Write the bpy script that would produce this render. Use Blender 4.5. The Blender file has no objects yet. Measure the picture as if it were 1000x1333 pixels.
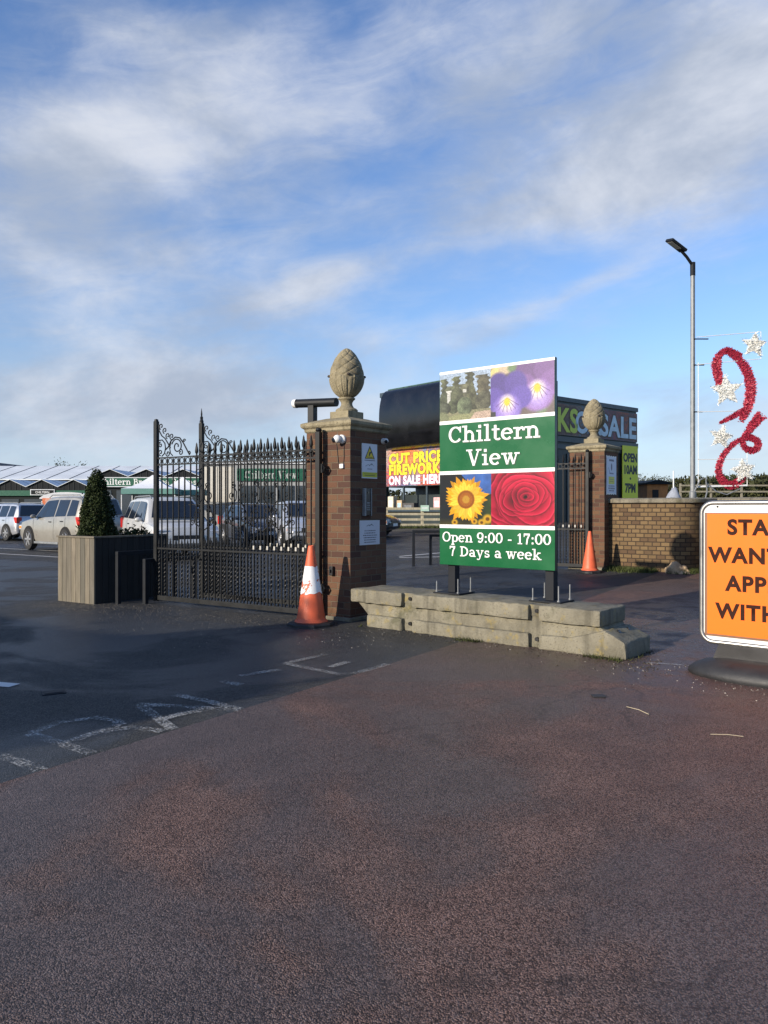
import bpy, bmesh, math, random
import numpy as np
from math import sin, cos, pi, radians, sqrt, atan2
from mathutils import Vector, Matrix, noise as mnoise

S = bpy.context.scene
C = S.collection
random.seed(7)
# ------------------------------------------------------------------ camera
cam_d = bpy.data.cameras.new('camera'); cam = bpy.data.objects.new('camera', cam_d); C.objects.link(cam)
cam.location = (0, 0, 1.5); cam.rotation_euler = (radians(90), 0, 0)
cam_d.sensor_fit = 'VERTICAL'; cam_d.sensor_height = 36; cam_d.lens = 27.0
cam_d.shift_y = -5.5 / 1333; cam_d.clip_end = 9000; cam_d.clip_start = 0.05
S.camera = cam
# ------------------------------------------------------------------ light
SUN_EL = radians(18); SUN_AZ = atan2(-0.80, -0.60)      # where the sun stands: behind the camera to the left
S.view_settings.view_transform = 'Standard'; S.view_settings.look = 'None'
S.view_settings.exposure = 0.45; S.view_settings.gamma = 1
sun_d = bpy.data.lights.new('sun', 'SUN'); sun_d.energy = 4.7; sun_d.angle = radians(0.53); sun_d.color = (1, 0.89, 0.74)
sun = bpy.data.objects.new('sun', sun_d); C.objects.link(sun)
sdir = Vector((sin(SUN_AZ) * cos(SUN_EL), cos(SUN_AZ) * cos(SUN_EL), sin(SUN_EL)))
sun.rotation_euler = sdir.to_track_quat('Z', 'Y').to_euler()

class NT:
    def __init__(s, tree): s.t = tree; s.n = tree.nodes; s.l = tree.links
    def new(s, typ, **kw):
        n = s.n.new(typ)
        for k, v in kw.items(): setattr(n, k, v)
        return n
    def put(s, sock, v):
        if hasattr(v, 'is_output') or isinstance(v, bpy.types.NodeSocket): s.l.new(v, sock)
        elif v is not None: sock.default_value = v
    def math(s, op, a, b=None, c=None, clamp=False):
        n = s.new('ShaderNodeMath', operation=op); n.use_clamp = clamp
        s.put(n.inputs[0], a)
        if b is not None: s.put(n.inputs[1], b)
        if c is not None: s.put(n.inputs[2], c)
        return n.outputs[0]
    def vmath(s, op, a, b=None):
        n = s.new('ShaderNodeVectorMath', operation=op); s.put(n.inputs[0], a)
        if b is not None: s.put(n.inputs[1], b)
        return n.outputs[0]
    def mix(s, f, a, b, mode='MIX'):
        n = s.new('ShaderNodeMix', data_type='RGBA', blend_type=mode)
        s.put(n.inputs[0], f); s.put(n.inputs[6], a); s.put(n.inputs[7], b)
        return n.outputs[2]
    def noise(s, vec, scale, detail=4, rough=0.55, dist=0.0, out=0):
        n = s.new('ShaderNodeTexNoise'); s.put(n.inputs['Vector'], vec)
        n.inputs['Scale'].default_value = scale; n.inputs['Detail'].default_value = detail
        n.inputs['Roughness'].default_value = rough; n.inputs['Distortion'].default_value = dist
        return n.outputs[out]
    def ramp(s, f, stops, interp='LINEAR'):
        n = s.new('ShaderNodeValToRGB'); n.color_ramp.interpolation = interp
        e = n.color_ramp.elements
        while len(e) < len(stops): e.new(0.5)
        for i, (p, c) in enumerate(stops):
            e[i].position = p; e[i].color = c if len(c) == 4 else (*c, 1)
        s.put(n.inputs[0], f); return n.outputs[0]
    def maprange(s, v, a, b, c, d, smooth=True):
        n = s.new('ShaderNodeMapRange'); n.interpolation_type = 'SMOOTHSTEP' if smooth else 'LINEAR'
        s.put(n.inputs[0], v)
        for i, q in enumerate((a, b, c, d)): n.inputs[i + 1].default_value = q
        return n.outputs[0]

# ------------------------------------------------------------------ sky
W = bpy.data.worlds.new('World'); S.world = W; W.use_nodes = True
g = NT(W.node_tree); g.n.clear()
wout = g.new('ShaderNodeOutputWorld'); bg = g.new('ShaderNodeBackground'); bg.inputs[1].default_value = 0.106
sky = g.new('ShaderNodeTexSky', sky_type='NISHITA', sun_disc=False, sun_elevation=SUN_EL, sun_rotation=SUN_AZ)
sky.air_density = 1.25; sky.dust_density = 0.35; sky.ozone_density = 3.5; sky.altitude = 60
tc = g.new('ShaderNodeTexCoord'); sx = g.new('ShaderNodeSeparateXYZ'); g.l.new(tc.outputs['Generated'], sx.inputs[0])
AZ = g.math('ARCTAN2', sx.outputs[0], sx.outputs[1]); EL = g.math('ARCSINE', sx.outputs[2])
cv = g.new('ShaderNodeCombineXYZ'); g.l.new(AZ, cv.inputs[0]); g.l.new(g.math('MULTIPLY', EL, 1.55), cv.inputs[1])
rot = g.new('ShaderNodeVectorRotate', rotation_type='Z_AXIS'); g.l.new(cv.outputs[0], rot.inputs['Vector']); rot.inputs['Angle'].default_value = -0.28
st = g.vmath('MULTIPLY', rot.outputs[0], (1.0, 1.15, 1.0))
n_big = g.noise(st, 3.4, 9, 0.56, 0.15)
n_fine = g.noise(g.vmath('MULTIPLY', st, (1.0, 1.7, 1.0)), 9.0, 11, 0.66, 0.9)
n_str = g.noise(g.vmath('MULTIPLY', rot.outputs[0], (1.0, 5.5, 1.0)), 3.2, 6, 0.55, 0.6)
def blob(px, py, rx, ry, amp, tilt=0.0):
    """cloud bank at a fixed compass bearing and height"""
    x = (px - 500) / 1000; z = (661 - py) / 1000
    a0 = math.atan2(x, 1); e0 = math.asin(z / sqrt(x * x + 1 + z * z))
    da = g.math('SUBTRACT', AZ, a0); de = g.math('SUBTRACT', EL, e0)
    ct, s_ = cos(tilt), sin(tilt)
    p = g.math('DIVIDE', g.math('ADD', g.math('MULTIPLY', da, ct), g.math('MULTIPLY', de, s_)), rx / 1000)
    q = g.math('DIVIDE', g.math('SUBTRACT', g.math('MULTIPLY', de, ct), g.math('MULTIPLY', da, s_)), ry / 1000)
    r2 = g.math('ADD', g.math('MULTIPLY', p, p), g.math('MULTIPLY', q, q))
    return g.math('MULTIPLY', g.math('EXPONENT', g.math('MULTIPLY', r2, -1.0)), amp)
banks = [(230, 165, 170, 75, .55, .15), (60, 195, 120, 55, .34, 0), (880, 180, 230, 95, .62, .3), (680, 75, 210, 45, .36, .3), (760, 265, 170, 35, .30, .15),
         (970, 60, 120, 60, .40, .3), (110, 330, 170, 65, .42, 0), (400, 372, 140, 28, .46, .30), (150, 450, 200, 60, .34, 0), (330, 60, 160, 35, .22, .2),
         (80, 530, 320, 60, .52, 0), (430, 280, 150, 35, .24, .2), (600, 430, 190, 24, .26, .12), (520, 80, 120, 50, .24, .4), (760, 375, 140, 14, .28, .35), (150, 30, 110, 30, .18, .1),
         (610, 240, 60, 90, .12, 0), (380, 520, 240, 45, .30, 0), (880, 540, 300, 40, .28, 0)]
acc = None
for b in banks:
    o = blob(*b); acc = o if acc is None else g.math('ADD', acc, o)
dens = g.math('ADD', acc, g.math('MULTIPLY', g.math('SUBTRACT', n_big, 0.5), 1.15))
dens = g.math('ADD', dens, g.math('MULTIPLY', g.math('SUBTRACT', n_fine, 0.5), 0.46))
dens = g.math('ADD', dens, g.math('MULTIPLY', g.math('SUBTRACT', n_str, 0.5), 0.22))
cover = g.maprange(dens, -0.08, 0.72, 0.0, 0.94)
lit = g.noise(g.vmath('ADD', st, (0.35, -0.5, 3.0)), 3.4, 6, 0.6, 0.2)
ccol = g.mix(g.maprange(lit, 0.36, 0.66, 0, 1), (2.95, 3.4, 4.25, 1), (5.1, 5.35, 5.9, 1))
low = g.maprange(EL, 0.0, 0.22, 0.62, 0.0)
skyb = g.mix(1.0, sky.outputs[0], (1.06, 1.12, 1.38, 1), 'MULTIPLY')
skyc = g.mix(low, skyb, (3.5, 4.7, 6.6, 1))
col = g.mix(cover, skyc, ccol)
g.l.new(col, bg.inputs[0]); g.l.new(bg.outputs[0], wout.inputs[0])
# ------------------------------------------------------------------ helpers
class MB:
    """collects faces of one mesh"""
    def __init__(s): s.v = []; s.f = []; s.m = []; s.cols = None
    def add(s, vs, fs, mi=0):
        o = len(s.v); s.v += [tuple(p) for p in vs]; s.f += [tuple(i + o for i in f) for f in fs]; s.m += [mi] * len(fs); return s
    def box(s, x0, x1, y0, y1, z0, z1, mi=0, bev=0.0):
        if bev > 0:
            bm = bmesh.new(); bmesh.ops.create_cube(bm, size=1)
            for v in bm.verts: v.co = Vector(((x0 + x1) / 2 + v.co.x * (x1 - x0), (y0 + y1) / 2 + v.co.y * (y1 - y0), (z0 + z1) / 2 + v.co.z * (z1 - z0)))
            bmesh.ops.bevel(bm, geom=bm.edges[:], offset=bev, segments=2, profile=0.6, affect='EDGES')
            bm.verts.index_update()
            s.add([v.co[:] for v in bm.verts], [[v.index for v in f.verts] for f in bm.faces], mi); bm.free(); return s
        vs = [(x, y, z) for z in (z0, z1) for y in (y0, y1) for x in (x0, x1)]
        return s.add(vs, [(0, 2, 3, 1), (4, 5, 7, 6), (0, 1, 5, 4), (1, 3, 7, 5), (3, 2, 6, 7), (2, 0, 4, 6)], mi)
    def tube(s, pts, r, n=8, mi=0, caps=True, closed=False):
        pts = [Vector(p) for p in pts]; N = len(pts); rs = r if isinstance(r, (list, tuple)) else [r] * N
        rings = []; up = None
        for i, p in enumerate(pts):
            a = pts[(i - 1) % N] if (i > 0 or closed) else p; b = pts[(i + 1) % N] if (i < N - 1 or closed) else p
            t = (b - a).normalized()
            if up is None: up = Vector((0, 0, 1)) if abs(t.z) < 0.9 else Vector((1, 0, 0))
            x = t.cross(up)
            if x.length < 1e-4: x = t.orthogonal()
            x.normalize(); y = x.cross(t).normalized(); up = y
            rings.append([p + (x * cos(2 * pi * k / n + pi / n) + y * sin(2 * pi * k / n + pi / n)) * rs[i] for k in range(n)])
        vs = [q for rr in rings for q in rr]; fs = []
        for i in range(N if closed else N - 1):
            j = (i + 1) % N
            for k in range(n): fs.append((i * n + k, i * n + (k + 1) % n, j * n + (k + 1) % n, j * n + k))
        if caps and not closed: fs += [tuple(range(n))[::-1], tuple((N - 1) * n + k for k in range(n))]
        return s.add(vs, fs, mi)
    def lathe(s, prof, n=24, c=(0, 0, 0), mi=0, caps=True, sx=1, sy=1, ph=0.0):
        vs = [(c[0] + r * sx * cos(2 * pi * k / n + ph), c[1] + r * sy * sin(2 * pi * k / n + ph), c[2] + z) for r, z in prof for k in range(n)]
        fs = [(i * n + k, i * n + (k + 1) % n, (i + 1) * n + (k + 1) % n, (i + 1) * n + k) for i in range(len(prof) - 1) for k in range(n)]
        if caps: fs += [tuple(range(n))[::-1], tuple((len(prof) - 1) * n + k for k in range(n))]
        return s.add(vs, fs, mi)
    def prism(s, poly, y0, y1, mi=0, axis='y'):
        """polygon in the xz plane pushed from y0 to y1"""
        n = len(poly)
        if axis == 'y': vs = [(a, y0, b) for a, b in poly] + [(a, y1, b) for a, b in poly]
        elif axis == 'z': vs = [(a, b, y0) for a, b in poly] + [(a, b, y1) for a, b in poly]
        else: vs = [(y0, a, b) for a, b in poly] + [(y1, a, b) for a, b in poly]
        return s.add(vs, [tuple(range(n)), tuple(range(2 * n - 1, n - 1, -1))] + [(i, n + i, n + (i + 1) % n, (i + 1) % n) for i in range(n)], mi)
    def quad(s, a, b, c, d, mi=0): return s.add([a, b, c, d], [(0, 1, 2, 3)], mi)
    def build(s, name, mats, parent=None, smooth=0, boxuv=False, fix=True):
        me = bpy.data.meshes.new(name); me.from_pydata(s.v, [], s.f); me.update()
        mats = mats if isinstance(mats, (list, tuple)) else [mats]
        for m in mats: me.materials.append(m)
        if len(mats) > 1: me.polygons.foreach_set('material_index', s.m)
        if fix:
            bm = bmesh.new(); bm.from_mesh(me); bmesh.ops.recalc_face_normals(bm, faces=bm.faces[:]); bm.to_mesh(me); bm.free()
        if smooth:
            me.polygons.foreach_set('use_smooth', [True] * len(me.polygons)); me.set_sharp_from_angle(angle=radians(smooth))
        if boxuv:
            uv = me.uv_layers.new(name='UVMap'); d = uv.data
            for p in me.polygons:
                nx, ny, nz = p.normal
                for li in p.loop_indices:
                    co = me.vertices[me.loops[li].vertex_index].co
                    if abs(nz) > 0.7: d[li].uv = (co.x, co.y)
                    elif abs(ny) >= abs(nx): d[li].uv = (co.x, co.z)
                    else: d[li].uv = (co.y + 0.11, co.z)
        o = bpy.data.objects.new(name, me); C.objects.link(o)
        if parent is not None: o.parent = parent
        return o

def tag(o, label, cat, group=None, kind=None):
    if label: o['label'] = label
    if cat: o['category'] = cat
    if group: o['group'] = group
    if kind: o['kind'] = kind
    return o
def thing(name, label, cat, loc=(0, 0, 0), rz=0.0, group=None):
    o = bpy.data.objects.new(name, None); C.objects.link(o); o.location = loc; o.rotation_euler = (0, 0, rz)
    o.empty_display_size = 0.2
    return tag(o, label, cat, group)
def dup(root, loc, rz, label, group=None, scale=None):
    r = root.copy(); C.objects.link(r); r.location = loc; r.rotation_euler = (0, 0, rz); r['label'] = label
    if group: r['group'] = group
    if scale: r.scale = scale
    for ch in list(root.children):
        c = ch.copy(); C.objects.link(c); c.parent = r
        for gch in ch.children:
            d = gch.copy(); C.objects.link(d); d.parent = c
    return r
# ground height: level in the near left, rising gently behind the gateway
P1 = Vector((-0.443, 10.07)); ND = Vector((-0.793, 0.609)); DD = Vector((0.609, 0.793))
def smin0(s): return 0.5 * (s + sqrt(s * s + 1.0)) - 0.0
def gz(x, y):
    s = (x - P1.x) * DD.x + (y - P1.y) * DD.y
    h = 0.024 * max(0.0, smin0(s - 0.6)); h = min(h, 0.66 + 0.02 * math.tanh((h - .6) * 3))
    k = min(1, max(0, (x + 9) / 9)); k = k * k * (3 - 2 * k)
    n = min(1, max(0, (s + 6) / 6))
    return h * k * n
def at(px, py, z=0.0):
    """ground point seen at a place of the photograph"""
    Y = 10.0
    for _ in range(60):
        X = (px - 500) / 1000 * Y; Y = 0.5 * Y + 0.5 * (1500 - 1000 * gz(X, Y)) / (py - 661)
    X = (px - 500) / 1000 * Y
    return Vector((X, Y, gz(X, Y) + z))

# ------------------------------------------------------------------ materials
MATS = {}
def mat(name, color, rough=0.6, metal=0.0, var=0.12, scale=6.0, bump=0.0, bscale=60.0, spec=0.5, coat=0.0, dirt=None, dscale=3.0, damt=0.5):
    if name in MATS: return MATS[name]
    m = bpy.data.materials.new(name); m.use_nodes = True; g = NT(m.node_tree); b = g.n['Principled BSDF']
    tc = g.new('ShaderNodeTexCoord'); v = tc.outputs['Object']
    n = g.noise(v, scale, 5, 0.6)
    lo = tuple(max(0, c * (1 - var)) for c in color); hi = tuple(min(1, c * (1 + var)) for c in color)
    c = g.ramp(n, [(0.3, lo), (0.7, hi)])
    if dirt:
        dn = g.noise(v, dscale, 6, 0.65)
        c = g.mix(g.maprange(dn, 0.48, 0.68, 0, damt), c, (*dirt, 1))
    g.l.new(c, b.inputs['Base Color'])
    g.l.new(g.maprange(n, 0.3, 0.7, max(0, rough - 0.06), min(1, rough + 0.06)), b.inputs['Roughness'])
    b.inputs['Metallic'].default_value = metal; b.inputs['Specular IOR Level'].default_value = spec
    if coat: b.inputs['Coat Weight'].default_value = coat; b.inputs['Coat Roughness'].default_value = 0.06
    if bump:
        bn = g.new('ShaderNodeBump'); bn.inputs['Strength'].default_value = bump; bn.inputs['Distance'].default_value = 0.01
        g.l.new(g.noise(v, bscale, 4, 0.6), bn.inputs['Height']); g.l.new(bn.outputs[0], b.inputs['Normal'])
    MATS[name] = m; return m
def brick_mat(name, c1, c2, c3, mortar, bw=0.225, rh=0.084, ms=0.011, squash=1.0, stain=None):
    m = bpy.data.materials.new(name); m.use_nodes = True; g = NT(m.node_tree); b = g.n['Principled BSDF']
    tc = g.new('ShaderNodeTexCoord'); v = tc.outputs['UV']
    wob = g.new('ShaderNodeTexNoise'); g.l.new(v, wob.inputs['Vector']); wob.inputs['Scale'].default_value = 9; wob.inputs['Detail'].default_value = 3
    vv = g.vmath('ADD', v, g.vmath('MULTIPLY', g.vmath('SUBTRACT', wob.outputs['Color'], (0.5, 0.5, 0.5)), (0.012, 0.010, 0)))
    def bt(a, bb, bias, off):
        n = g.new('ShaderNodeTexBrick'); g.l.new(vv, n.inputs['Vector']); n.offset = 0.5
        n.inputs['Scale'].default_value = 1; n.inputs['Brick Width'].default_value = bw; n.inputs['Row Height'].default_value = rh
        n.inputs['Mortar Size'].default_value = ms * 0.5; n.inputs['Mortar Smooth'].default_value = 0.35; n.inputs['Bias'].default_value = bias
        n.inputs['Color1'].default_value = (*a, 1); n.inputs['Color2'].default_value = (*bb, 1); n.inputs['Mortar'].default_value = (*mortar, 1)
        return n
    b1 = bt(c1, c2, -0.1, 0)
    # a brick here and there burnt darker
    cell = g.new('ShaderNodeTexWhiteNoise', noise_dimensions='2D')
    row = g.math('FLOOR', g.math('DIVIDE', g.new('ShaderNodeSeparateXYZ').outputs[1], rh))
    sp = [n for n in g.n if n.bl_idname == 'ShaderNodeSeparateXYZ'][-1]; g.l.new(vv, sp.inputs[0])
    shift = g.math('MULTIPLY', g.math('SUBTRACT', 1.0, g.math('MODULO', g.math('ABSOLUTE', row), 2.0)), 0.5)
    colm = g.math('FLOOR', g.math('ADD', g.math('DIVIDE', sp.outputs[0], bw), shift))
    cc = g.new('ShaderNodeCombineXYZ'); g.l.new(colm, cc.inputs[0]); g.l.new(row, cc.inputs[1]); g.l.new(cc.outputs[0], cell.inputs['Vector'])
    big = g.noise(v, 1.3, 5, 0.6); fine = g.noise(v, 55, 5, 0.7)
    burnt = g.math('MULTIPLY', g.math('GREATER_THAN', cell.outputs['Value'], 0.74), g.math('SUBTRACT', 1.0, b1.outputs['Fac']))
    c = g.mix(g.math('MULTIPLY', burnt, 0.75), b1.outputs['Color'], (*c3, 1))
    c = g.mix(g.maprange(fine, 0.25, 0.75, 0.0, 0.45), c, g.mix(1.0, c, (0.62, 0.6, 0.58, 1), 'MULTIPLY'))
    if stain: c = g.mix(g.maprange(big, 0.5, 0.72, 0, stain[1]), c, (*stain[0], 1))
    g.l.new(c, b.inputs['Base Color']); b.inputs['Roughness'].default_value = 0.88; b.inputs['Specular IOR Level'].default_value = 0.25
    bn = g.new('ShaderNodeBump'); bn.inputs['Strength'].default_value = 0.9; bn.inputs['Distance'].default_value = 0.012
    h = g.math('ADD', g.math('SUBTRACT', 1.0, b1.outputs['Fac']), g.math('MULTIPLY', fine, 0.55))
    g.l.new(h, bn.inputs['Height']); g.l.new(bn.outputs[0], b.inputs['Normal'])
    return m
def asphalt(name, base, stone, wetlo, seed, warm=None):
    m = bpy.data.materials.new(name); m.use_nodes = True; g = NT(m.node_tree); b = g.n['Principled BSDF']
    tc = g.new('ShaderNodeTexCoord'); v = g.vmath('ADD', tc.outputs['Object'], (seed, seed * 2, 0))
    vo = g.new('ShaderNodeTexVoronoi'); g.l.new(v, vo.inputs['Vector']); vo.inputs['Scale'].default_value = 175
    vs = g.new('ShaderNodeSeparateColor'); g.l.new(vo.outputs['Color'], vs.inputs[0])
    vo2 = g.new('ShaderNodeTexVoronoi'); g.l.new(v, vo2.inputs['Vector']); vo2.inputs['Scale'].default_value = 34
    vs2 = g.new('ShaderNodeSeparateColor'); g.l.new(vo2.outputs['Color'], vs2.inputs[0])
    mid = g.noise(v, 2.6, 5, 0.65); big = g.noise(v, 0.45, 5, 0.6, 0.6); grain = g.noise(v, 160, 3, 0.7)
    c = g.mix(g.maprange(vs.outputs[0], 0.1, 0.95, 0, 1), tuple(x * 0.4 for x in base) + (1,), tuple(x * 1.75 for x in base) + (1,))
    c = g.mix(g.math('MULTIPLY', g.math('GREATER_THAN', vs.outputs[1], 0.88), 0.6), c, (*stone, 1))
    c = g.mix(g.maprange(mid, 0.3, 0.7, 0.0, 0.5), c, g.mix(1.0, c, (0.55, 0.55, 0.56, 1), 'MULTIPLY'))
    if warm: c = g.mix(g.maprange(big, 0.42, 0.6, 0, 0.55), c, g.mix(1.0, c, (*warm, 1), 'MULTIPLY'))
    # hairline cracks, oil drips and a repaired trench
    cr = g.new('ShaderNodeTexVoronoi', feature='DISTANCE_TO_EDGE'); g.l.new(g.vmath('ADD', v, g.vmath('MULTIPLY', g.vmath('SUBTRACT', g.noise(v, 2.2, 5, .65, 0, 1), (.5, .5, .5)), (.7, .7, 0))), cr.inputs['Vector']); cr.inputs['Scale'].default_value = .42
    crack = g.math('MULTIPLY', g.math('LESS_THAN', cr.outputs['Distance'], 0.0035), g.math('GREATER_THAN', g.noise(v, .6, 3, .5), .53))
    oil = g.math('MULTIPLY', g.maprange(g.noise(v, 1.7, 4, .55), .62, .72, 0, .55), 1.0)
    c = g.mix(g.math('MULTIPLY', crack, .4), c, tuple(x * .2 for x in base) + (1,))
    c = g.mix(oil, c, tuple(x * .45 for x in base) + (1,))
    wet = g.maprange(big, 0.44, 0.60, 1.0, 0.0)
    # standing damp along the foot of the concrete barrier and in the gateway
    sp = g.new('ShaderNodeSeparateXYZ'); g.l.new(tc.outputs['Object'], sp.inputs[0])
    ux = g.math('ADD', g.math('MULTIPLY', g.math('SUBTRACT', sp.outputs[0], 3.2), 0.55), g.math('MULTIPLY', g.math('SUBTRACT', sp.outputs[1], 9.2), 0.83))
    uy = g.math('SUBTRACT', g.math('MULTIPLY', g.math('SUBTRACT', sp.outputs[0], 3.2), 0.83), g.math('MULTIPLY', g.math('SUBTRACT', sp.outputs[1], 9.2), 0.55))
    r2 = g.math('ADD', g.math('POWER', g.math('DIVIDE', ux, 4.6), 2.0), g.math('POWER', g.math('DIVIDE', uy, 2.6), 2.0))
    damp = g.math('MULTIPLY', g.math('EXPONENT', g.math('MULTIPLY', r2, -1.0)), g.maprange(mid, 0.34, 0.55, 0.25, 1.0))
    wet = g.math('MAXIMUM', g.math('MULTIPLY', wet, 0.55), damp)
    c = g.mix(g.math('MULTIPLY', wet, 0.8), c, g.mix(1.0, c, (0.28, 0.28, 0.31, 1), 'MULTIPLY'))
    g.l.new(c, b.inputs['Base Color'])
    g.l.new(g.math('ADD', g.maprange(wet, 0.0, 1.0, 0.72, wetlo, False), g.math('MULTIPLY', g.math('SUBTRACT', grain, 0.5), 0.2)), b.inputs['Roughness'])
    g.l.new(g.maprange(wet, 0.2, 1.0, 0.22, 0.6), b.inputs['Specular IOR Level'])
    bn = g.new('ShaderNodeBump'); bn.inputs['Distance'].default_value = 0.007
    g.l.new(g.maprange(wet, 0.3, 1.0, 1.0, 0.32), bn.inputs['Strength'])
    hh = g.math('ADD', g.math('MULTIPLY', vo.outputs['Distance'], -0.9), g.math('MULTIPLY', g.noise(v, 75, 4, 0.6), 0.8))
    g.l.new(hh, bn.inputs['Height']); g.l.new(bn.outputs[0], b.inputs['Normal'])
    return m
def concrete_mat(name, base, lichen=None, moss=None):
    m = bpy.data.materials.new(name); m.use_nodes = True; g = NT(m.node_tree); b = g.n['Principled BSDF']
    tc = g.new('ShaderNodeTexCoord'); v = tc.outputs['Object']
    n1 = g.noise(v, 3.0, 6, 0.65); n2 = g.noise(v, 38, 5, 0.7); n3 = g.noise(v, 5.5, 6, 0.7)
    c = g.ramp(n1, [(0.28, tuple(x * 0.62 for x in base)), (0.5, base), (0.74, tuple(min(1, x * 1.3) for x in base))])
    c = g.mix(g.maprange(n2, 0.55, 0.75, 0, 0.55), c, tuple(x * 0.35 for x in base) + (1,))
    if lichen: c = g.mix(g.math('MULTIPLY', g.maprange(n3, 0.55, 0.66, 0, 0.75), g.maprange(n2, 0.35, 0.55, 0.2, 1)), c, (*lichen, 1))
    if moss: c = g.mix(g.maprange(g.noise(v, 2.2, 6, 0.7), 0.52, 0.7, 0, 0.7), c, (*moss, 1))
    vo = g.new('ShaderNodeTexVoronoi'); g.l.new(v, vo.inputs['Vector']); vo.inputs['Scale'].default_value = 42
    strk = g.noise(g.vmath('MULTIPLY', v, (7, 7, .8)), 1.0, 5, .65)
    c = g.mix(g.maprange(strk, .48, .70, 0, .6), c, tuple(x * 0.33 for x in base) + (1,))
    hole = g.math('LESS_THAN', vo.outputs['Distance'], 0.17)
    c = g.mix(g.math('MULTIPLY', hole, g.maprange(n1, 0.45, 0.6, 0, 0.8)), c, tuple(x * 0.2 for x in base) + (1,))
    g.l.new(c, b.inputs['Base Color']); b.inputs['Roughness'].default_value = 0.9; b.inputs['Specular IOR Level'].default_value = 0.3
    bn = g.new('ShaderNodeBump'); bn.inputs['Strength'].default_value = 0.9; bn.inputs['Distance'].default_value = 0.014
    g.l.new(g.math('SUBTRACT', g.math('ADD', n2, g.math('MULTIPLY', n3, 1.2)), g.math('MULTIPLY', hole, 0.5)), bn.inputs['Height']); g.l.new(bn.outputs[0], b.inputs['Normal'])
    return m
def wood_mat(name, base):
    m = bpy.data.materials.new(name); m.use_nodes = True; g = NT(m.node_tree); b = g.n['Principled BSDF']
    tc = g.new('ShaderNodeTexCoord'); v = tc.outputs['Object']
    n = g.noise(g.vmath('MULTIPLY', v, (26, 26, 1.6)), 1.0, 6, 0.65, 1.5); n2 = g.noise(g.vmath('MULTIPLY', v, (9, 9, 0.7)), 1.0, 3, 0.5)
    c = g.ramp(n, [(0.25, tuple(x * 0.42 for x in base)), (0.5, base), (0.75, tuple(min(1, x * 1.35) for x in base))])
    c = g.mix(g.maprange(n2, 0.35, 0.68, 0, 0.5), c, (base[0] * 0.62, base[1] * 0.66, base[2] * 0.6, 1))
    gi = g.new('ShaderNodeNewGeometry'); c = g.mix(gi.outputs['Random Per Island'], g.mix(1.0, c, (.66, .68, .70, 1), 'MULTIPLY'), g.mix(1.0, c, (1.15, 1.10, 1.02, 1), 'MULTIPLY'))
    kn = g.new('ShaderNodeTexVoronoi'); g.l.new(g.vmath('MULTIPLY', v, (9, 9, 2.6)), kn.inputs['Vector']); c = g.mix(g.maprange(kn.outputs['Distance'], .06, .17, .65, 0), c, (base[0] * .35, base[1] * .3, base[2] * .25, 1))
    g.l.new(c, b.inputs['Base Color']); b.inputs['Roughness'].default_value = 0.85
    bn = g.new('ShaderNodeBump'); bn.inputs['Strength'].default_value = 0.5; bn.inputs['Distance'].default_value = 0.006
    g.l.new(n, bn.inputs['Height']); g.l.new(bn.outputs[0], b.inputs['Normal']); return m
def print_mat(name='printed picture', rough=0.35):
    """colour printed on a sheet, read from the mesh's colour layer"""
    if name in MATS: return MATS[name]
    m = bpy.data.materials.new(name); m.use_nodes = True; g = NT(m.node_tree); b = g.n['Principled BSDF']
    a = g.new('ShaderNodeAttribute'); a.attribute_name = 'Col'; g.l.new(a.outputs['Color'], b.inputs['Base Color'])
    b.inputs['Roughness'].default_value = rough; b.inputs['Specular IOR Level'].default_value = 0.3; MATS[name] = m; return m
def leaf_mat(name, c, var=0.5):
    m = bpy.data.materials.new(name); m.use_nodes = True; g = NT(m.node_tree); b = g.n['Principled BSDF']
    gi = g.new('ShaderNodeNewGeometry'); tc = g.new('ShaderNodeTexCoord')
    cl = g.ramp(g.noise(tc.outputs['Object'], 5, 4, 0.6), [(0.3, tuple(x * (1 - var) for x in c)), (0.7, tuple(x * (1 + var) for x in c))])
    cl = g.mix(g.math('MULTIPLY', gi.outputs['Random Per Island'], 0.6), cl, (c[0] * 1.7, c[1] * 1.5, c[2] * 1.0, 1))
    g.l.new(cl, b.inputs['Base Color']); b.inputs['Roughness'].default_value = 0.75; b.inputs['Specular IOR Level'].default_value = 0.2
    b.inputs['Subsurface Weight'].default_value = 0.0
    return m
M_road = asphalt('red asphalt', (0.124, 0.089, 0.077), (0.31, 0.25, 0.225), 0.20, 3.0, (1.3, 0.97, 0.85))
M_park = asphalt('dark asphalt', (0.046, 0.050, 0.054), (0.17, 0.168, 0.16), 0.24, 11.0, (1.25, 1.1, .9))
M_field = mat('winter grass', (0.052, 0.072, 0.022), 0.95, var=0.45, scale=0.7, bump=0.6, bscale=12)
M_brick = brick_mat('mixed red brick', (0.122, 0.058, 0.037), (0.152, 0.086, 0.048), (0.068, 0.037, 0.029), (0.155, 0.12, 0.08), 0.222, 0.084, 0.013)
M_wallb = brick_mat('buff brick', (0.145, 0.094, 0.047), (0.200, 0.135, 0.066), (0.09, 0.055, 0.033), (0.05, 0.035, 0.024), 0.168, 0.088, 0.02, stain=((0.10, 0.075, 0.04), 0.5))
M_stone = concrete_mat('buff cast stone', (0.275, 0.235, 0.150))
M_conc = concrete_mat('rough old concrete', (0.205, 0.187, 0.138), (0.27, 0.21, 0.075), (0.075, 0.075, 0.04))
M_cop = concrete_mat('weathered coping stone', (0.22, 0.195, 0.145), None, (0.14, 0.13, 0.07))
M_iron = mat('black painted iron', (0.008, 0.009, 0.010), 0.5, var=0.3, spec=0.28)
M_white = mat('white paint', (0.68, 0.68, 0.66), 0.4, var=0.04)
M_lett = mat('white vinyl lettering', (0.70, 0.70, 0.68), 0.45, var=0.03)
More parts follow.
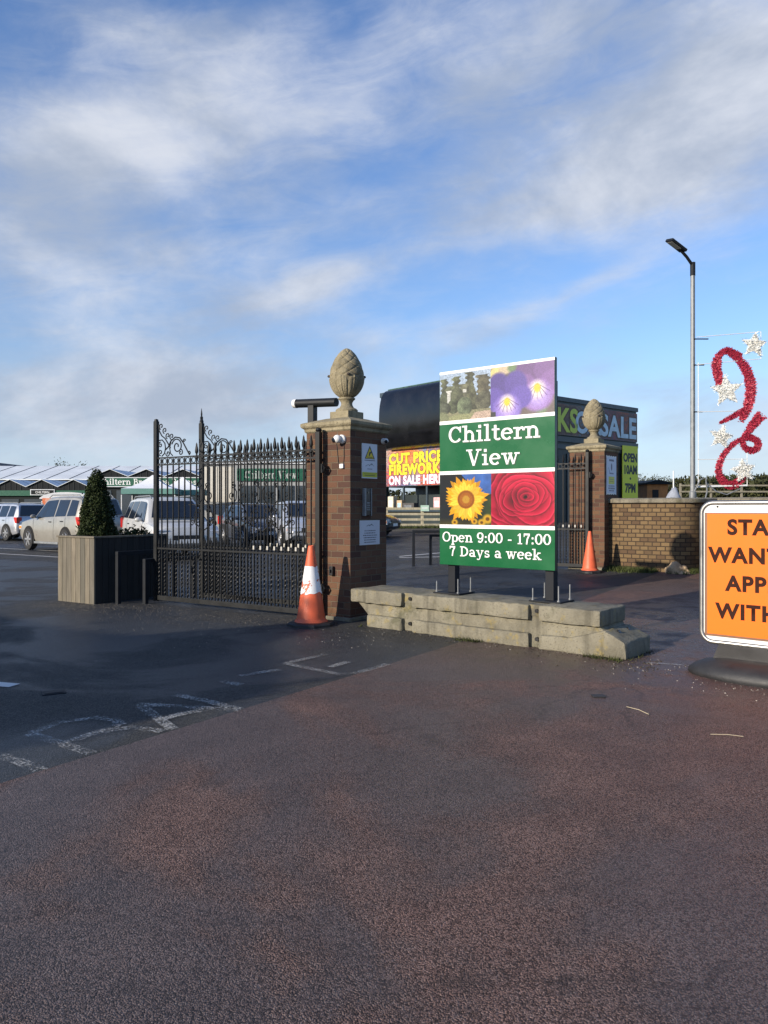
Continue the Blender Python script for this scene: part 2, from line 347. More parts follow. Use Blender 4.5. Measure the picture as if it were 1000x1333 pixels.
M_green = mat('green vinyl', (0.008, 0.098, 0.034), 0.3, spec=.3, var=0.08, scale=2)
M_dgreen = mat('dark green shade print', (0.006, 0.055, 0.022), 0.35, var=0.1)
M_steel = mat('dark painted steel', (0.012, 0.014, 0.018), 0.6, var=0.2, spec=.2)
M_galv = mat('galvanised steel', (0.20, 0.21, 0.215), 0.5, 0.25, var=0.25, scale=9)
M_rub = mat('black recycled rubber', (0.018, 0.018, 0.019), 0.55, var=0.3, bump=0.2, bscale=30)
M_orange = mat('orange cone plastic', (0.66, 0.115, 0.042), 0.55, var=0.14, scale=5, dirt=(0.30, 0.075, 0.04), dscale=6, damt=0.45)
M_black = mat('black plastic', (0.012, 0.012, 0.014), 0.35, var=0.2)
M_rubber = mat('tyre rubber', (0.014, 0.014, 0.014), 0.8, var=0.2)
M_glass = mat('dark car glass', (0.012, 0.016, 0.022), 0.06, spec=0.8, var=0.1)
M_alloy = mat('alloy wheel', (0.42, 0.42, 0.42), 0.35, 0.7)
M_timber = wood_mat('weathered timber', (0.165, 0.145, 0.112))
M_tdark = wood_mat('dark timber', (0.020, 0.019, 0.018))
M_rail = wood_mat('pale fence timber', (0.40, 0.36, 0.26))
M_leaf = leaf_mat('clipped yew leaf', (0.020, 0.031, 0.010))
M_hedge = leaf_mat('distant foliage', (0.035, 0.040, 0.018), 0.35)
M_bark = mat('bark', (0.075, 0.058, 0.043), 0.9, var=0.3, bump=0.5)
M_grass = leaf_mat('verge grass', (0.045, 0.058, 0.020), 0.4)
M_print = print_mat()

# ------------------------------------------------------------------ ground: one sheet cut along the edge of the red road
RA = Vector((0.04, 7.35)); RU = Vector((0.558, 0.83)); RV = Vector((0.83, -0.558))      # edge line and its right-hand side
def rab(a, b): return RA + RU * a + RV * b
al = [-4000, -900, -250, -90, -50, -35] + [x for x in np.arange(-25, 45.1, 1.25)] + [52, 65, 90, 150, 400, 1200, 5000]
bl = [-5000, -1200, -400, -150, -90, -60] + [x for x in np.arange(-45, 0, 1.25)] + [0] + [x for x in np.arange(0.75, 18.1, 0.75)] + [25, 40, 90, 250, 900, 4000]
def gfun(a, b): p = rab(a, b); return (p.x, p.y, gz(p.x, p.y))
gm = {'car_park': MB(), 'road': MB(), 'field': MB()}
for i in range(len(al) - 1):
    for j in range(len(bl) - 1):
        a, b = (al[i] + al[i + 1]) / 2, (bl[j] + bl[j + 1]) / 2
        p = rab(a, b)
        if b < 0 and -45 < b and -25 < a < 52: k = 'car_park'
        elif 0 < b < 18 and -25 < a < 11.2: k = 'road'
        else: k = 'field'
        gm[k].add([gfun(al[i], bl[j]), gfun(al[i + 1], bl[j]), gfun(al[i + 1], bl[j + 1]), gfun(al[i], bl[j + 1])], [(0, 1, 2, 3)])
for k, m in (('car_park', M_park), ('road', M_road), ('field', M_field)):
    o = gm[k].build(k, m); 
    bm = bmesh.new(); bm.from_mesh(o.data); bmesh.ops.remove_doubles(bm, verts=bm.verts[:], dist=1e-4); bmesh.ops.recalc_face_normals(bm, faces=bm.faces[:])
    if sum(f.normal.z for f in bm.faces) < 0: bmesh.ops.reverse_faces(bm, faces=bm.faces[:])
    bm.to_mesh(o.data); bm.free(); o.data.polygons.foreach_set('use_smooth', [True] * len(o.data.polygons)); tag(o, None, None, kind='structure')

def paint_mat(name, color, wear_lo, wear_hi, alpha=1.0):
    """worn road paint: the gaps show the asphalt below"""
    m = bpy.data.materials.new(name); m.use_nodes = True; g = NT(m.node_tree); b = g.n['Principled BSDF']; out = g.n['Material Output']
    tc = g.new('ShaderNodeTexCoord'); v = tc.outputs['Object']
    n = g.math('ADD', g.math('MULTIPLY', g.noise(v, 70, 4, 0.7), 0.7), g.math('MULTIPLY', g.noise(v, 5, 3, 0.6), 0.3))
    f = g.math('MULTIPLY', g.maprange(n, wear_lo, wear_hi, 0, 1), alpha)
    b.inputs['Base Color'].default_value = (*color, 1); b.inputs['Roughness'].default_value = 0.7
    tr = g.new('ShaderNodeBsdfTransparent'); mx = g.new('ShaderNodeMixShader'); g.l.new(f, mx.inputs[0]); g.l.new(tr.outputs[0], mx.inputs[1]); g.l.new(b.outputs[0], mx.inputs[2])
    g.l.new(mx.outputs[0], out.inputs[0]); return m
M_pworn = paint_mat('worn white road paint', (0.55, 0.54, 0.5), 0.47, 0.59, 0.6)
M_pfaint = paint_mat('faint white road paint', (0.55, 0.54, 0.5), 0.48, 0.60, 0.6)
M_pnew = paint_mat('white road paint', (0.62, 0.61, 0.58), 0.30, 0.42)
def ground_stroke(mb, pix, w, lift=0.005):
    """a flat painted stroke along ground points"""
    P = [at(*p) for p in pix]; L = []; R = []
    Q = [P[0]]
    for a, b in zip(P[:-1], P[1:]):
        n = max(1, int((b - a).length / 0.4))
        Q += [a.lerp(b, k / n) for k in range(1, n + 1)]
    for i, p in enumerate(Q):
        t = (Q[min(i + 1, len(Q) - 1)] - Q[max(i - 1, 0)]); t.z = 0; t.normalize(); nrm = Vector((-t.y, t.x, 0)) * w / 2
        L.append(p + nrm); R.append(p - nrm)
    n = len(Q); vs = [(q.x, q.y, gz(q.x, q.y) + lift) for q in L + R]
    mb.add(vs, [(i, i + 1, n + i + 1, n + i) for i in range(n - 1)])
word = [('T', [[(0, 984), (30, 994), (54, 1004)]]),
        ('R', [[(39, 956), (80, 969), (120, 982)], [(42, 955), (78, 941), (125, 935), (150, 938), (157, 943), (132, 953), (80, 969)], [(130, 954), (172, 948), (212, 953)]]),
        ('A', [[(180, 918), (203, 934), (226, 951)], [(180, 918), (240, 921), (312, 926)], [(226, 905), (270, 914), (312, 925)], [(208, 938), (240, 930), (268, 925)]]),
        ('D', [[(288, 888), (314, 893)], [(312, 881), (364, 873)]]),
        ('E', [[(372, 865), (424, 853)], [(372, 865), (405, 872), (440, 879), (463, 878)], [(430, 870), (453, 863)], [(462, 878), (485, 872), (505, 866)]])]
lift = 0.005
for ch, strokes in word:
    mb = MB()
    for q in strokes: ground_stroke(mb, q, 0.085, lift); lift += 0.0007
    o = mb.build('painted_letter', M_pfaint if ch in 'TD' else M_pworn, fix=False)
    tag(o, {'T': 'very faded painted stroke of a letter at left edge of the dark asphalt', 'R': 'faded white painted letter R on the dark asphalt', 'A': 'faded white painted letter A on the dark asphalt',
            'D': 'nearly worn away painted letter between the A and the E', 'E': 'faded painted letter E nearest to the brick pillar'}[ch], 'road marking', 'painted letters on the asphalt')
mb = MB(); ground_stroke(mb, [(-60, 886), (19, 893)], 0.13); tag(mb.build('painted_line', M_pnew, fix=False), 'short white painted bar cut by the left edge of the photo', 'road marking')
mb = MB(); ground_stroke(mb, [(842, 863), (912, 868)], 0.045, 0.006); tag(mb.build('painted_line', M_pworn, fix=False), 'thin white line on wet road between barrier and orange sign', 'road marking')
for k, q in enumerate(([(-40, 718.5), (140, 729)], [(-40, 712), (110, 719)], [(520, 724.5), (578, 719.5)], [(520, 726), (640, 724)])):
    mb = MB(); ground_stroke(mb, q, 0.10); tag(mb.build('parking_line', M_pnew, fix=False), ['nearer white bay line running behind the wooden planter', 'farther white bay line by the champagne car wheels', 'slanting white bay line beyond the low black hoops', 'straight white bay line seen through the low black hoops'][k], 'road marking', 'white parking bay lines')
# ------------------------------------------------------------------ lettering and printed pictures
def sans(text, size, x, z, y, name, m, parent, align='CENTER', sx=1.0, bold=0.0, face=-1, space=1.0):
    """block lettering standing in the local xz plane, cap height = size"""
    cu = bpy.data.curves.new('lettering', 'FONT'); cu.body = text; cu.align_x = align; cu.size = 1.0; cu.offset = bold; cu.space_character = space; cu.resolution_u = 5
    t = bpy.data.objects.new('lettering', cu); C.objects.link(t)
    dg = bpy.context.evaluated_depsgraph_get(); me = bpy.data.meshes.new_from_object(t.evaluated_get(dg))
    bpy.data.objects.remove(t); bpy.data.curves.remove(cu)
    k = size / 0.69
    for v in me.vertices: v.co = Vector((x + v.co.x * k * sx, y, z + v.co.y * k))
    me.name = name; me.materials.clear(); me.materials.append(m)
    o = bpy.data.objects.new(name, me); C.objects.link(o); o.parent = parent; return o
def ribbon(mb, pts, w, y, ox, oz, k):
    n = len(pts); L = []; R = []
    for i in range(n):
        a = Vector(pts[max(i - 1, 0)]); b = Vector(pts[min(i + 1, n - 1)]); t = (b - a).normalized(); nr = Vector((-t.y, t.x)) * w[i] / 2 if isinstance(w, list) else Vector((-t.y, t.x)) * w / 2
        p = Vector(pts[i]); L.append(p + nr); R.append(p - nr)
    vs = [(ox + p.x * k, y, oz + p.y * k) for p in L + R]
    mb.add(vs, [(i, n + i, n + i + 1, i + 1) for i in range(n - 1)])
def arc(cx, cy, rx, ry, a0, a1, n=16): return [(cx + rx * cos(radians(a0 + (a1 - a0) * i / n)), cy + ry * sin(radians(a0 + (a1 - a0) * i / n))) for i in range(n + 1)]
T_, S_ = 0.17, 0.095
def st(x, y0, y1, w=T_): return ([(x, y0), (x, y1)], w)
def sl(x, y, w=0.34, h=S_): return ([(x - w / 2, y), (x + w / 2, y)], h)
h2 = S_ / 2
def ring(cx, cy, rx, ry, a0=0, a1=360): 
    p = arc(cx, cy, rx, ry, a0, a1, 28); w = [0.085 + 0.095 * abs(cos(radians(a0 + (a1 - a0) * i / 28))) for i in range(29)]
    return (p, w)
GL = {
 'C': (0.80, [ring(.42, .5, .33, .44, 38, 322), st(.70, .62, .98, .085)]),
 'h': (0.78, [st(.2, 0, 1), sl(.13, 1 - h2, .3), (arc(.4, .40, .2, .24, 175, 0), .13), st(.6, 0, .42), sl(.2, h2), sl(.6, h2)]),
 'i': (0.40, [st(.2, 0, .68), sl(.14, .68 - h2, .26), sl(.2, h2), ([(.2, .80), (.2, .98)], .19)]),
 'l': (0.40, [st(.2, 0, 1), sl(.14, 1 - h2, .26), sl(.2, h2)]),
 't': (0.50, [st(.22, .12, .9), sl(.24, .64, .42), (arc(.36, .17, .14, .12, 180, 330), .11)]),
 'e': (0.66, [ring(.33, .34, .245, .30, 5, 318), ([(.1, .37), (.57, .37)], .08)]),
 'r': (0.58, [st(.2, 0, .68), sl(.13, .68 - h2, .28), sl(.22, h2, .42), (arc(.44, .40, .2, .23, 160, 70), .12), ([(.46, .545), (.58, .545)], .15)]),
 'n': (0.78, [st(.2, 0, .68), sl(.13, .68 - h2, .3), (arc(.4, .40, .2, .24, 175, 0), .13), st(.6, 0, .42), sl(.2, h2), sl(.6, h2)]),
 'V': (0.88, [([(.17, .97), (.44, .0)], .18), ([(.71, .97), (.44, .0)], .10), sl(.17, 1 - h2, .36), sl(.72, 1 - h2, .32)]),
 'w': (1.00, [([(.16, .66), (.33, 0)], .15), ([(.5, .62), (.33, 0)], .09), ([(.47, .66), (.67, 0)], .15), ([(.84, .66), (.67, 0)], .09), sl(.15, .68 - h2, .3), sl(.48, .68 - h2, .24), sl(.86, .68 - h2, .28)]),
 'O': (0.90, [ring(.45, .5, .35, .44)]), '0': (0.72, [ring(.36, .5, .26, .44)]),
 'p': (0.76, [st(.2, -.28, .68), sl(.13, .68 - h2, .28), sl(.2, -.28 + h2), ring(.42, .34, .24, .29, 150, -150)]),
 '9': (0.72, [ring(.36, .66, .25, .28), (arc(.34, .5, .27, .44, -5, -100), .13), (arc(.24, .12, .07, .06, 0, 360, 10), .07)]),
 '1': (0.56, [st(.3, 0, .98), sl(.3, h2, .42), ([(.1, .76), (.3, .95)], .10)]),
 '7': (0.68, [([(.08, .91), (.62, .91)], .16), ([(.58, .88), (.40, .5), (.33, 0)], .15), st(.11, .68, .96, .08)]),
 ':': (0.34, [([(.17, .02), (.17, .19)], .18), ([(.17, .48), (.17, .65)], .18)]),
 '-': (0.50, [([(.08, .34), (.42, .34)], .12)]),
 'D': (0.90, [st(.22, 0, .98), sl(.25, .98 - h2, .42), sl(.25, h2, .42), ring(.36, .49, .42, .43, 90, -90)]),
 'a': (0.68, [(arc(.30, .44, .20, .20, 160, 0), .12), st(.5, .1, .46), ring(.3, .2, .19, .15), sl(.56, h2, .2)]),
 'y': (0.76, [([(.17, .66), (.39, .02)], .15), ([(.63, .66), (.33, -.2), (.2, -.24), (.1, -.18)], .10), sl(.16, .68 - h2, .3), sl(.62, .68 - h2, .26)]),
 's': (0.58, [(arc(.28, .48, .17, .13, 20, 250, 12), .12), (arc(.29, .18, .19, .13, 100, -160, 12), .12), st(.45, .46, .66, .06), st(.1, .0, .22, .06)]),
 'k': (0.78, [st(.2, 0, 1), sl(.13, 1 - h2, .28), ([(.2, .26), (.56, .62)], .09), ([(.34, .38), (.62, .04)], .15), sl(.2, h2), sl(.64, h2, .3), sl(.58, .68 - h2, .28)]),
 'B': (0.82, [st(.2, 0, .98), sl(.22, .98 - h2, .38), sl(.22, h2, .38), (arc(.38, .74, .22, .2, 90, -90), .13), (arc(.4, .28, .27, .24, 90, -90), .14), ([(.2, .52), (.4, .52)], .08)]),
 'T': (0.80, [st(.4, 0, .98), sl(.4, .98 - h2, .66), sl(.4, h2, .36), st(.09, .72, .96, .07), st(.71, .72, .96, .07)]),
 'R': (0.86, [st(.2, 0, .98), sl(.22, .98 - h2, .38), sl(.2, h2, .36), (arc(.38, .73, .24, .21, 90, -90), .13), ([(.4, .5), (.66, .04)], .16), sl(.7, h2, .28), ([(.2, .5), (.4, .5)], .08)]),
 'o': (0.68, [ring(.34, .34, .25, .30)]),
 'm': (1.10, [st(.2, 0, .68), sl(.13, .68 - h2, .28), (arc(.37, .42, .17, .22, 175, 0), .12), st(.54, 0, .42), (arc(.72, .42, .17, .22, 175, 0), .12), st(.89, 0, .42), sl(.2, h2, .3), sl(.54, h2, .26), sl(.89, h2, .3)]),
 ' ': (0.36, [])}
def slab(text, size, xc, z, y, name, m, parent, shade=None, space=0.02, sx=1.0):
    """slab-serif lettering drawn stroke by stroke, centred on xc"""
    wd = sum(GL[c][0] + space for c in text); x = xc - wd * size * sx / 2
    mb = MB(); sh = MB(); i = 0
    for c in text:
        for p, w in GL[c][1]:
            pp = [(q[0] * sx, q[1]) for q in p]
            ribbon(mb, pp, w, y - 0.0025 - 0.00015 * (i % 9), x, z, size)
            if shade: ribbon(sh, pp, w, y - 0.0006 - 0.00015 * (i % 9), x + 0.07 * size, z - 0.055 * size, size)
            i += 1
        x += (GL[c][0] + space) * size * sx
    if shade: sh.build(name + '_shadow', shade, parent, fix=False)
    return mb.build(name, m, parent, fix=False)
def lin(c): c = np.clip(np.asarray(c, float), 0, 1); return np.where(c <= 0.04045, c / 12.92, ((c + 0.055) / 1.055) ** 2.4)
class Pic:
    """a small printed picture, kept as colours on a fine sheet of vertices"""
    def __init__(s, w, h, col): s.w, s.h = w, h; s.a = np.zeros((h, w, 3)); s.a[:] = col; s.Y, s.X = np.mgrid[0:h, 0:w].astype(float); s.X = (s.X + .5) / w; s.Y = (s.Y + .5) / h
    def blend(s, mask, col): s.a = s.a * (1 - mask[..., None]) + np.asarray(col) * mask[..., None]
    def ell(s, cx, cy, rx, ry, col, soft=0.12, amt=1.0, asp=None):
        r = np.sqrt(((s.X - cx) / rx) ** 2 + ((s.Y - cy) / ry) ** 2); s.blend(np.clip((1 - r) / soft + .5, 0, 1) * amt, col)
    def rect(s, x0, x1, y0, y1, col): s.blend(((s.X >= x0) & (s.X <= x1) & (s.Y >= y0) & (s.Y <= y1)).astype(float), col)
    def poly(s, pts, col, amt=1.0):
        ins = np.zeros(s.X.shape, bool); j = len(pts) - 1
        for i in range(len(pts)):
            (xi, yi), (xj, yj) = pts[i], pts[j]
            if yi != yj: ins ^= ((yi > s.Y) != (yj > s.Y)) & (s.X < (xj - xi) * (s.Y - yi) / (yj - yi) + xi)
            j = i
        s.blend(ins * amt, col)
    def line(s, x0, y0, x1, y1, w, col, asp=1.0, amt=1.0):
        dx, dy = x1 - x0, (y1 - y0) * asp; L = dx * dx + dy * dy + 1e-9
        t = np.clip(((s.X - x0) * dx + (s.Y - y0) * asp * dy) / L, 0, 1)
        d = np.sqrt((s.X - x0 - t * dx) ** 2 + ((s.Y - y0) * asp - t * dy) ** 2); s.blend(np.clip((w - d) / (w * .5), 0, 1) * amt, col)
    def speck(s, amt, seed, k=1):
        r = np.random.RandomState(seed); n = r.rand(s.h // k + 1, s.w // k + 1); n = np.kron(n, np.ones((k, k)))[:s.h, :s.w]; s.a = np.clip(s.a * (1 + amt * (n[..., None] - .5)), 0, 1)
    def sheet(s, name, x0, x1, z0, z1, y, parent, rough=0.35, m=None, gain=0.78):
        xs = np.linspace(x0, x1, s.w); zs = np.linspace(z1, z0, s.h); X, Z = np.meshgrid(xs, zs)
        vs = np.stack([X, np.full_like(X, y), Z], -1).reshape(-1, 3)
        me = bpy.data.meshes.new(name); idx = np.arange(s.w * s.h).reshape(s.h, s.w)
        f = np.stack([idx[:-1, :-1], idx[1:, :-1], idx[1:, 1:], idx[:-1, 1:]], -1).reshape(-1, 4)
        me.from_pydata(vs.tolist(), [], f.tolist()); me.materials.append(m or print_mat())
        ca = me.color_attributes.new('Col', 'FLOAT_COLOR', 'POINT'); c = np.ones((s.w * s.h, 4)); c[:, :3] = lin(s.a.reshape(-1, 3)) * gain
        ca.data.foreach_set('color', c.ravel()); o = bpy.data.objects.new(name, me); C.objects.link(o); o.parent = parent; return o

# ------------------------------------------------------------------ brick gate pillars
PW = 0.78; PH = 2.52
def pine_finial():
    """stone pineapple: lattice of scales above, upright leaves below"""
    mb = MB(); NU, NV = 120, 84; H, R = 0.70, 0.235
    vs = []
    for j in range(NV + 1):
        t = j / NV; zz = t
        r0 = R * (math.sin(pi * min(1, max(0, t)) ** 0.80)) ** 0.60 if 0 < t < 1 else 0.0
        r0 = max(r0, 0.09 * (1 - t / 0.08) if t < 0.08 else 0.0)
        for i in range(NU):
            th = 2 * pi * i / NU; d = 0.0
            if t > 0.42:
                k = (t - 0.42) / 0.58
                for sg in (1, -1):
                    w = (th * 7 / (2 * pi) + sg * k * 3.2 + 0.25) % 1.0; q = min(w, 1 - w)
                    d -= 0.011 * math.exp(-(q / 0.06) ** 2)
                a = ((th * 7 / (2 * pi) + k * 3.2 + .25) % 1.0) - .5; b = ((th * 7 / (2 * pi) - k * 3.2 + .25) % 1.0) - .5
                d += 0.005 * (1 - min(1, (a * a + b * b) * 3.2))
                d *= min(1, (1 - t) / 0.05)
            else:
                w = (th * 8 / (2 * pi)) % 1.0; e = abs(w - .5) * 2                                   # leaf: 0 at middle, 1 between
                tip = 0.42 - 0.10 * e ** 2
                if t < tip:
                    d += 0.010 * min(1, (tip - t) / 0.03) - 0.014 * math.exp(-((e - 1) / 0.12) ** 2)
                    d += 0.006 * math.sin(w * 2 * pi * 5) * (1 - e)
                    d += 0.012 * math.exp(-((tip - t) / 0.035) ** 2) * (1 - e) ** 1.5
            r = max(0.0, r0 + d * min(1, r0 / 0.08)); vs.append((r * cos(th), r * sin(th), zz * H))
    fs = [(j * NU + i, j * NU + (i + 1) % NU, (j + 1) * NU + (i + 1) % NU, (j + 1) * NU + i) for j in range(NV) for i in range(NU)]
    return mb.add(vs, fs)
def knob_mb():
    mb = MB()
    for k in range(4):
        th = pi / 4 + k * pi / 2; c, s = cos(th), sin(th)
        mb.lathe([(0.0, 0), (0.018, .008), (0.024, .022), (0.014, .036), (0.0, .04)], 10, (0.245 * c, 0.245 * s, 0.285))
    return mb
def pillar(x, y, z, label):
    t = thing('brick_pillar', label, 'gate pillar', (x, y, z), atan2(-ND.y, -ND.x), 'brick pillars of the gateway')
    mb = MB(); mb.box(-PW, 0, 0, PW, -0.15, PH); mb.build('brick_shaft', M_brick, t, boxuv=True)
    mb = MB(); mb.box(-PW - .03, .03, -.03, PW + .03, -0.2, 0.055, bev=.015); mb.build('footing', M_conc, t)
    cx, cy = -PW / 2, PW / 2
    mb = MB(); h = PW / 2
    prof = [(h + .004, PH - .0), (h + .02, PH + .015), (h + .024, PH + .05), (h + .05, PH + .07), (h + .062, PH + .09), (h + .062, PH + .125), (h + .045, PH + .135), (0.20, PH + .205)]
    r2 = sqrt(2); mb.lathe([(r * r2, zz) for r, zz in prof], 4, (cx, cy, 0), ph=pi / 4)
    mb.build('cap_stone', M_stone, t)
    mb = MB(); mb.box(cx - .165, cx + .165, cy - .165, cy + .165, PH + .19, PH + .30, bev=.008); mb.build('plinth', M_stone, t)
    mb = MB(); mb.lathe([(.15, .30), (.155, .325), (.135, .345), (.10, .36), (.078, .40), (.078, .43), (.10, .465), (.115, .475), (.118, .492), (.10, .50)], 28, (cx, cy, PH)); mb.build('finial_foot', M_stone, t, smooth=40)
    f = pine_finial().build('pineapple_finial', M_stone, t, smooth=60); f.location = (cx, cy, PH + .485)
    kb = knob_mb().build('bud', M_bark, f, smooth=40)
    return t
pil1 = pillar(P1.x, P1.y, 0, 'brick gate pillar with stone pineapple on top, left of the green sign')
P2 = at(787, 742.5)
P2 = Vector((5.31 * 0.877, 16.25, 0)); P2.x = (787 - 500) / 1000 * P2.y; P2.z = gz(P2.x, P2.y)
pil2 = pillar(P2.x, P2.y, P2.z, 'brick gate pillar with stone pineapple on top, beside the curved wall')
RZ = atan2(-ND.y, -ND.x)
def onp(P, x, y, z): 
    """a place in the frame of a pillar -> world"""
    c, s = cos(RZ), sin(RZ); return Vector((P[0] + c * x - s * y, P[1] + s * x + c * y, (P[2] if len(P) > 2 else 0) + z))
RZR = RZ + pi / 2           # things fixed on the shaded right-hand face: local -y points out of it

def notice_pic(w, h, seed, rows, y0, y1, col=(.15, .15, .18), bg=(.86, .87, .9)):
    p = Pic(w, h, bg); r = random.Random(seed)
    for k in range(rows):
        yy = y0 + (y1 - y0) * k / max(1, rows - 1); L = .25 + .13 * r.random(); x = .5 - L
        while x < .5 + L:
            ww = .02 + .05 * r.random(); p.rect(x, min(x + ww, .5 + L), yy - .018, yy + .018, col); x += ww + .018
    return p
def logo(p, cx, cy, k, asp):
    c = (.32, .34, .36)
    p.line(cx - .28 * k, cy + .03, cx - .1 * k, cy - .02, .012, c, asp); p.line(cx - .1 * k, cy - .02, cx + .02 * k, cy + .012, .012, c, asp)
    p.line(cx - .05 * k, cy + .02, cx + .12 * k, cy - .05, .012, c, asp); p.line(cx + .12 * k, cy - .05, cx + .28 * k, cy + .02, .012, c, asp)
    p.ell(cx + .12 * k, cy - .03, .07 * k, .02, c, .5, .6)
# warning notice, keypad, rules notice on the shaded face
def hang(name, label, cat, P, x, y, z, rz, group=None): return thing(name, label, cat, onp(P, x, y, z), rz, group)
t = hang('camera_notice', 'white notice with yellow warning triangle high on the shaded pillar face', 'notice', (P1.x, P1.y, 0), 0.0, 0.40, 2.13, RZR)
mb = MB(); mb.box(-.165, .165, -.008, 0, -.235, .235, bev=.002); mb.build('backing_panel', M_white, t)
p = Pic(66, 96, (.88, .89, .92)); p.poly([(.5, .05), (.16, .44), (.84, .44)], (.05, .05, .05)); p.poly([(.5, .115), (.245, .415), (.755, .415)], (.93, .82, .08))
p.poly([(.42, .34), (.46, .25), (.58, .21), (.62, .25), (.52, .3), (.5, .36)], (.06, .06, .06)); p.rect(.32, .68, .375, .40, (.15, .14, .05))
p.rect(.15, .85, .47, .485, (.3, .3, .34)); logo(p, .5, .62, 1.0, 1.45); p.rect(.34, .66, .72, .735, (.45, .46, .5)); p.rect(0, 1, .82, .97, (.80, .80, .16)); p.rect(.12, .88, .86, .875, (.35, .35, .1)); p.rect(.15, .85, .91, .925, (.35, .35, .1))
p.sheet('printed_face', -.16, .16, -.23, .23, -.0095, t)
t = hang('entry_keypad', 'slim silver edged entry keypad on the shaded pillar face between two notices', 'entry keypad', (P1.x, P1.y, 0), 0.0, 0.33, 1.575, RZR)
mb = MB(); mb.box(-.075, .075, -.03, 0, -.18, .18, bev=.006); mb.build('back_box', M_black, t)
mb = MB(); mb.box(-.082, -.05, -.048, 0, -.185, .185, bev=.005); mb.box(.066, .082, -.04, 0, -.185, .185, bev=.004); mb.build('side_trim', M_galv, t)
mb = MB()
for i in range(4):
    for j in range(3): mb.box(-.024 + j * .026, -.006 + j * .026, -.036, -.029, -.11 + i * .03, -.092 + i * .03)
mb.build('button_pad', M_galv, t); mb = MB(); mb.lathe([(.012, 0), (.012, .006)], 14, (0, 0, 0)); o = mb.build('lens', M_glass, t); o.rotation_euler = (pi / 2, 0, 0); o.location = (.01, -.03, .13)
t = hang('rules_notice', 'white square notice of small black text low on the shaded pillar face', 'notice', (P1.x, P1.y, 0), 0.0, 0.405, 1.165, RZR)
mb = MB(); mb.box(-.215, .215, -.008, 0, -.165, .165, bev=.002); mb.build('backing_panel', M_white, t)
p = notice_pic(110, 84, 4, 6, .42, .9, (.12, .12, .15)); logo(p, .5, .2, .6, .8); p.sheet('printed_face', -.21, .21, -.16, .16, -.0095, t)
# cameras and sensors
def cctv(label, P, x, y, z, rz, s=1.0):
    t = hang('security_camera', label, 'security camera', P, x, y, z, rz, 'white cameras on the near pillar'); t.scale = (s, s, s)
    mb = MB(); mb.lathe([(.06, 0), (.06, .03), (.045, .045)], 20); o = mb.build('mount', M_white, t, smooth=40); o.rotation_euler = (pi / 2, 0, 0)
    mb = MB(); mb.lathe([(.0, -.055), (.03, -.048), (.05, -.025), (.056, 0), (.05, .025), (.03, .048), (0, .055)], 20, caps=False); o = mb.build('ball_housing', M_white, t, smooth=60); o.location = (-.02, -.085, 0)
    mb = MB(); mb.lathe([(.0, .03), (.03, .026), (.036, 0)], 18, caps=False); q = mb.build('lens', M_glass, o, smooth=60); q.location = (-.026, -.032, -.016); q.rotation_euler = (pi / 2 + .35, 0, -.6)
cctv('white ball security camera on the sunlit face of the near pillar', (P1.x, P1.y, 0), -.13, 0, 2.405, RZ)
cctv('small white camera at the far edge of the shaded pillar face', (P1.x, P1.y, 0), 0, .70, 2.42, RZR, .7)
t = hang('junction_box', 'small white junction box with thin cables on the sunlit pillar face', 'junction box', (P1.x, P1.y, 0), -.13, 0, 2.05, RZ)
mb = MB(); mb.box(-.03, .03, -.035, 0, -.03, .03, bev=.006); mb.build('box', M_white, t)
mb = MB(); mb.tube([(-.02, -.006, .03), (-.03, -.006, .0), (-.07, -.006, .05), (-.085, -.006, .18), (-.10, -.006, .30)], .004, 6); mb.tube([(.02, -.006, .03), (.03, -.006, .12), (.028, -.006, .30)], .004, 6); mb.build('cable', M_black, t)
t = hang('latch_box', 'small dark latch box low on the sunlit face of the near pillar', 'latch', (P1.x, P1.y, 0), -.30, 0, .66, RZ)
mb = MB(); mb.box(-.03, .03, -.05, 0, -.06, .06, bev=.006); mb.build('case', M_black, t); mb = MB(); mb.box(-.012, .012, -.075, -.05, -.02, .02, bev=.004); mb.build('bolt', M_iron, t)
t = hang('latch_box', 'small dark latch box on the far pillar above the plain orange cone', 'latch', (P2.x, P2.y, P2.z), -.36, 0, .82, RZ)
mb = MB(); mb.box(-.03, .03, -.05, 0, -.08, .08, bev=.006); mb.build('case', M_black, t); mb = MB(); mb.box(-.012, .012, -.075, -.05, -.02, .02, bev=.004); mb.build('bolt', M_iron, t)
# floodlight tube behind the pillar
fl = Vector((-1.02, 10.95, 0)); t = thing('tube_light', 'black tube floodlight with white end cap on a post behind the near pillar', 'floodlight', fl, radians(-32))
mb = MB(); mb.box(-.05, .05, -.05, .05, 0, 2.96, bev=.004); mb.build('post', M_iron, t)
mb = MB(); mb.tube([(-.28, 0, 3.005), (.42, 0, 2.975)], .062, 14); mb.build('lamp_tube', M_iron, t, smooth=40)
mb = MB(); mb.tube([(-.35, 0, 3.008), (-.335, 0, 3.008), (-.28, 0, 3.005)], [.03, .062, .066], 14); mb.build('end_cap', M_white, t, smooth=40)
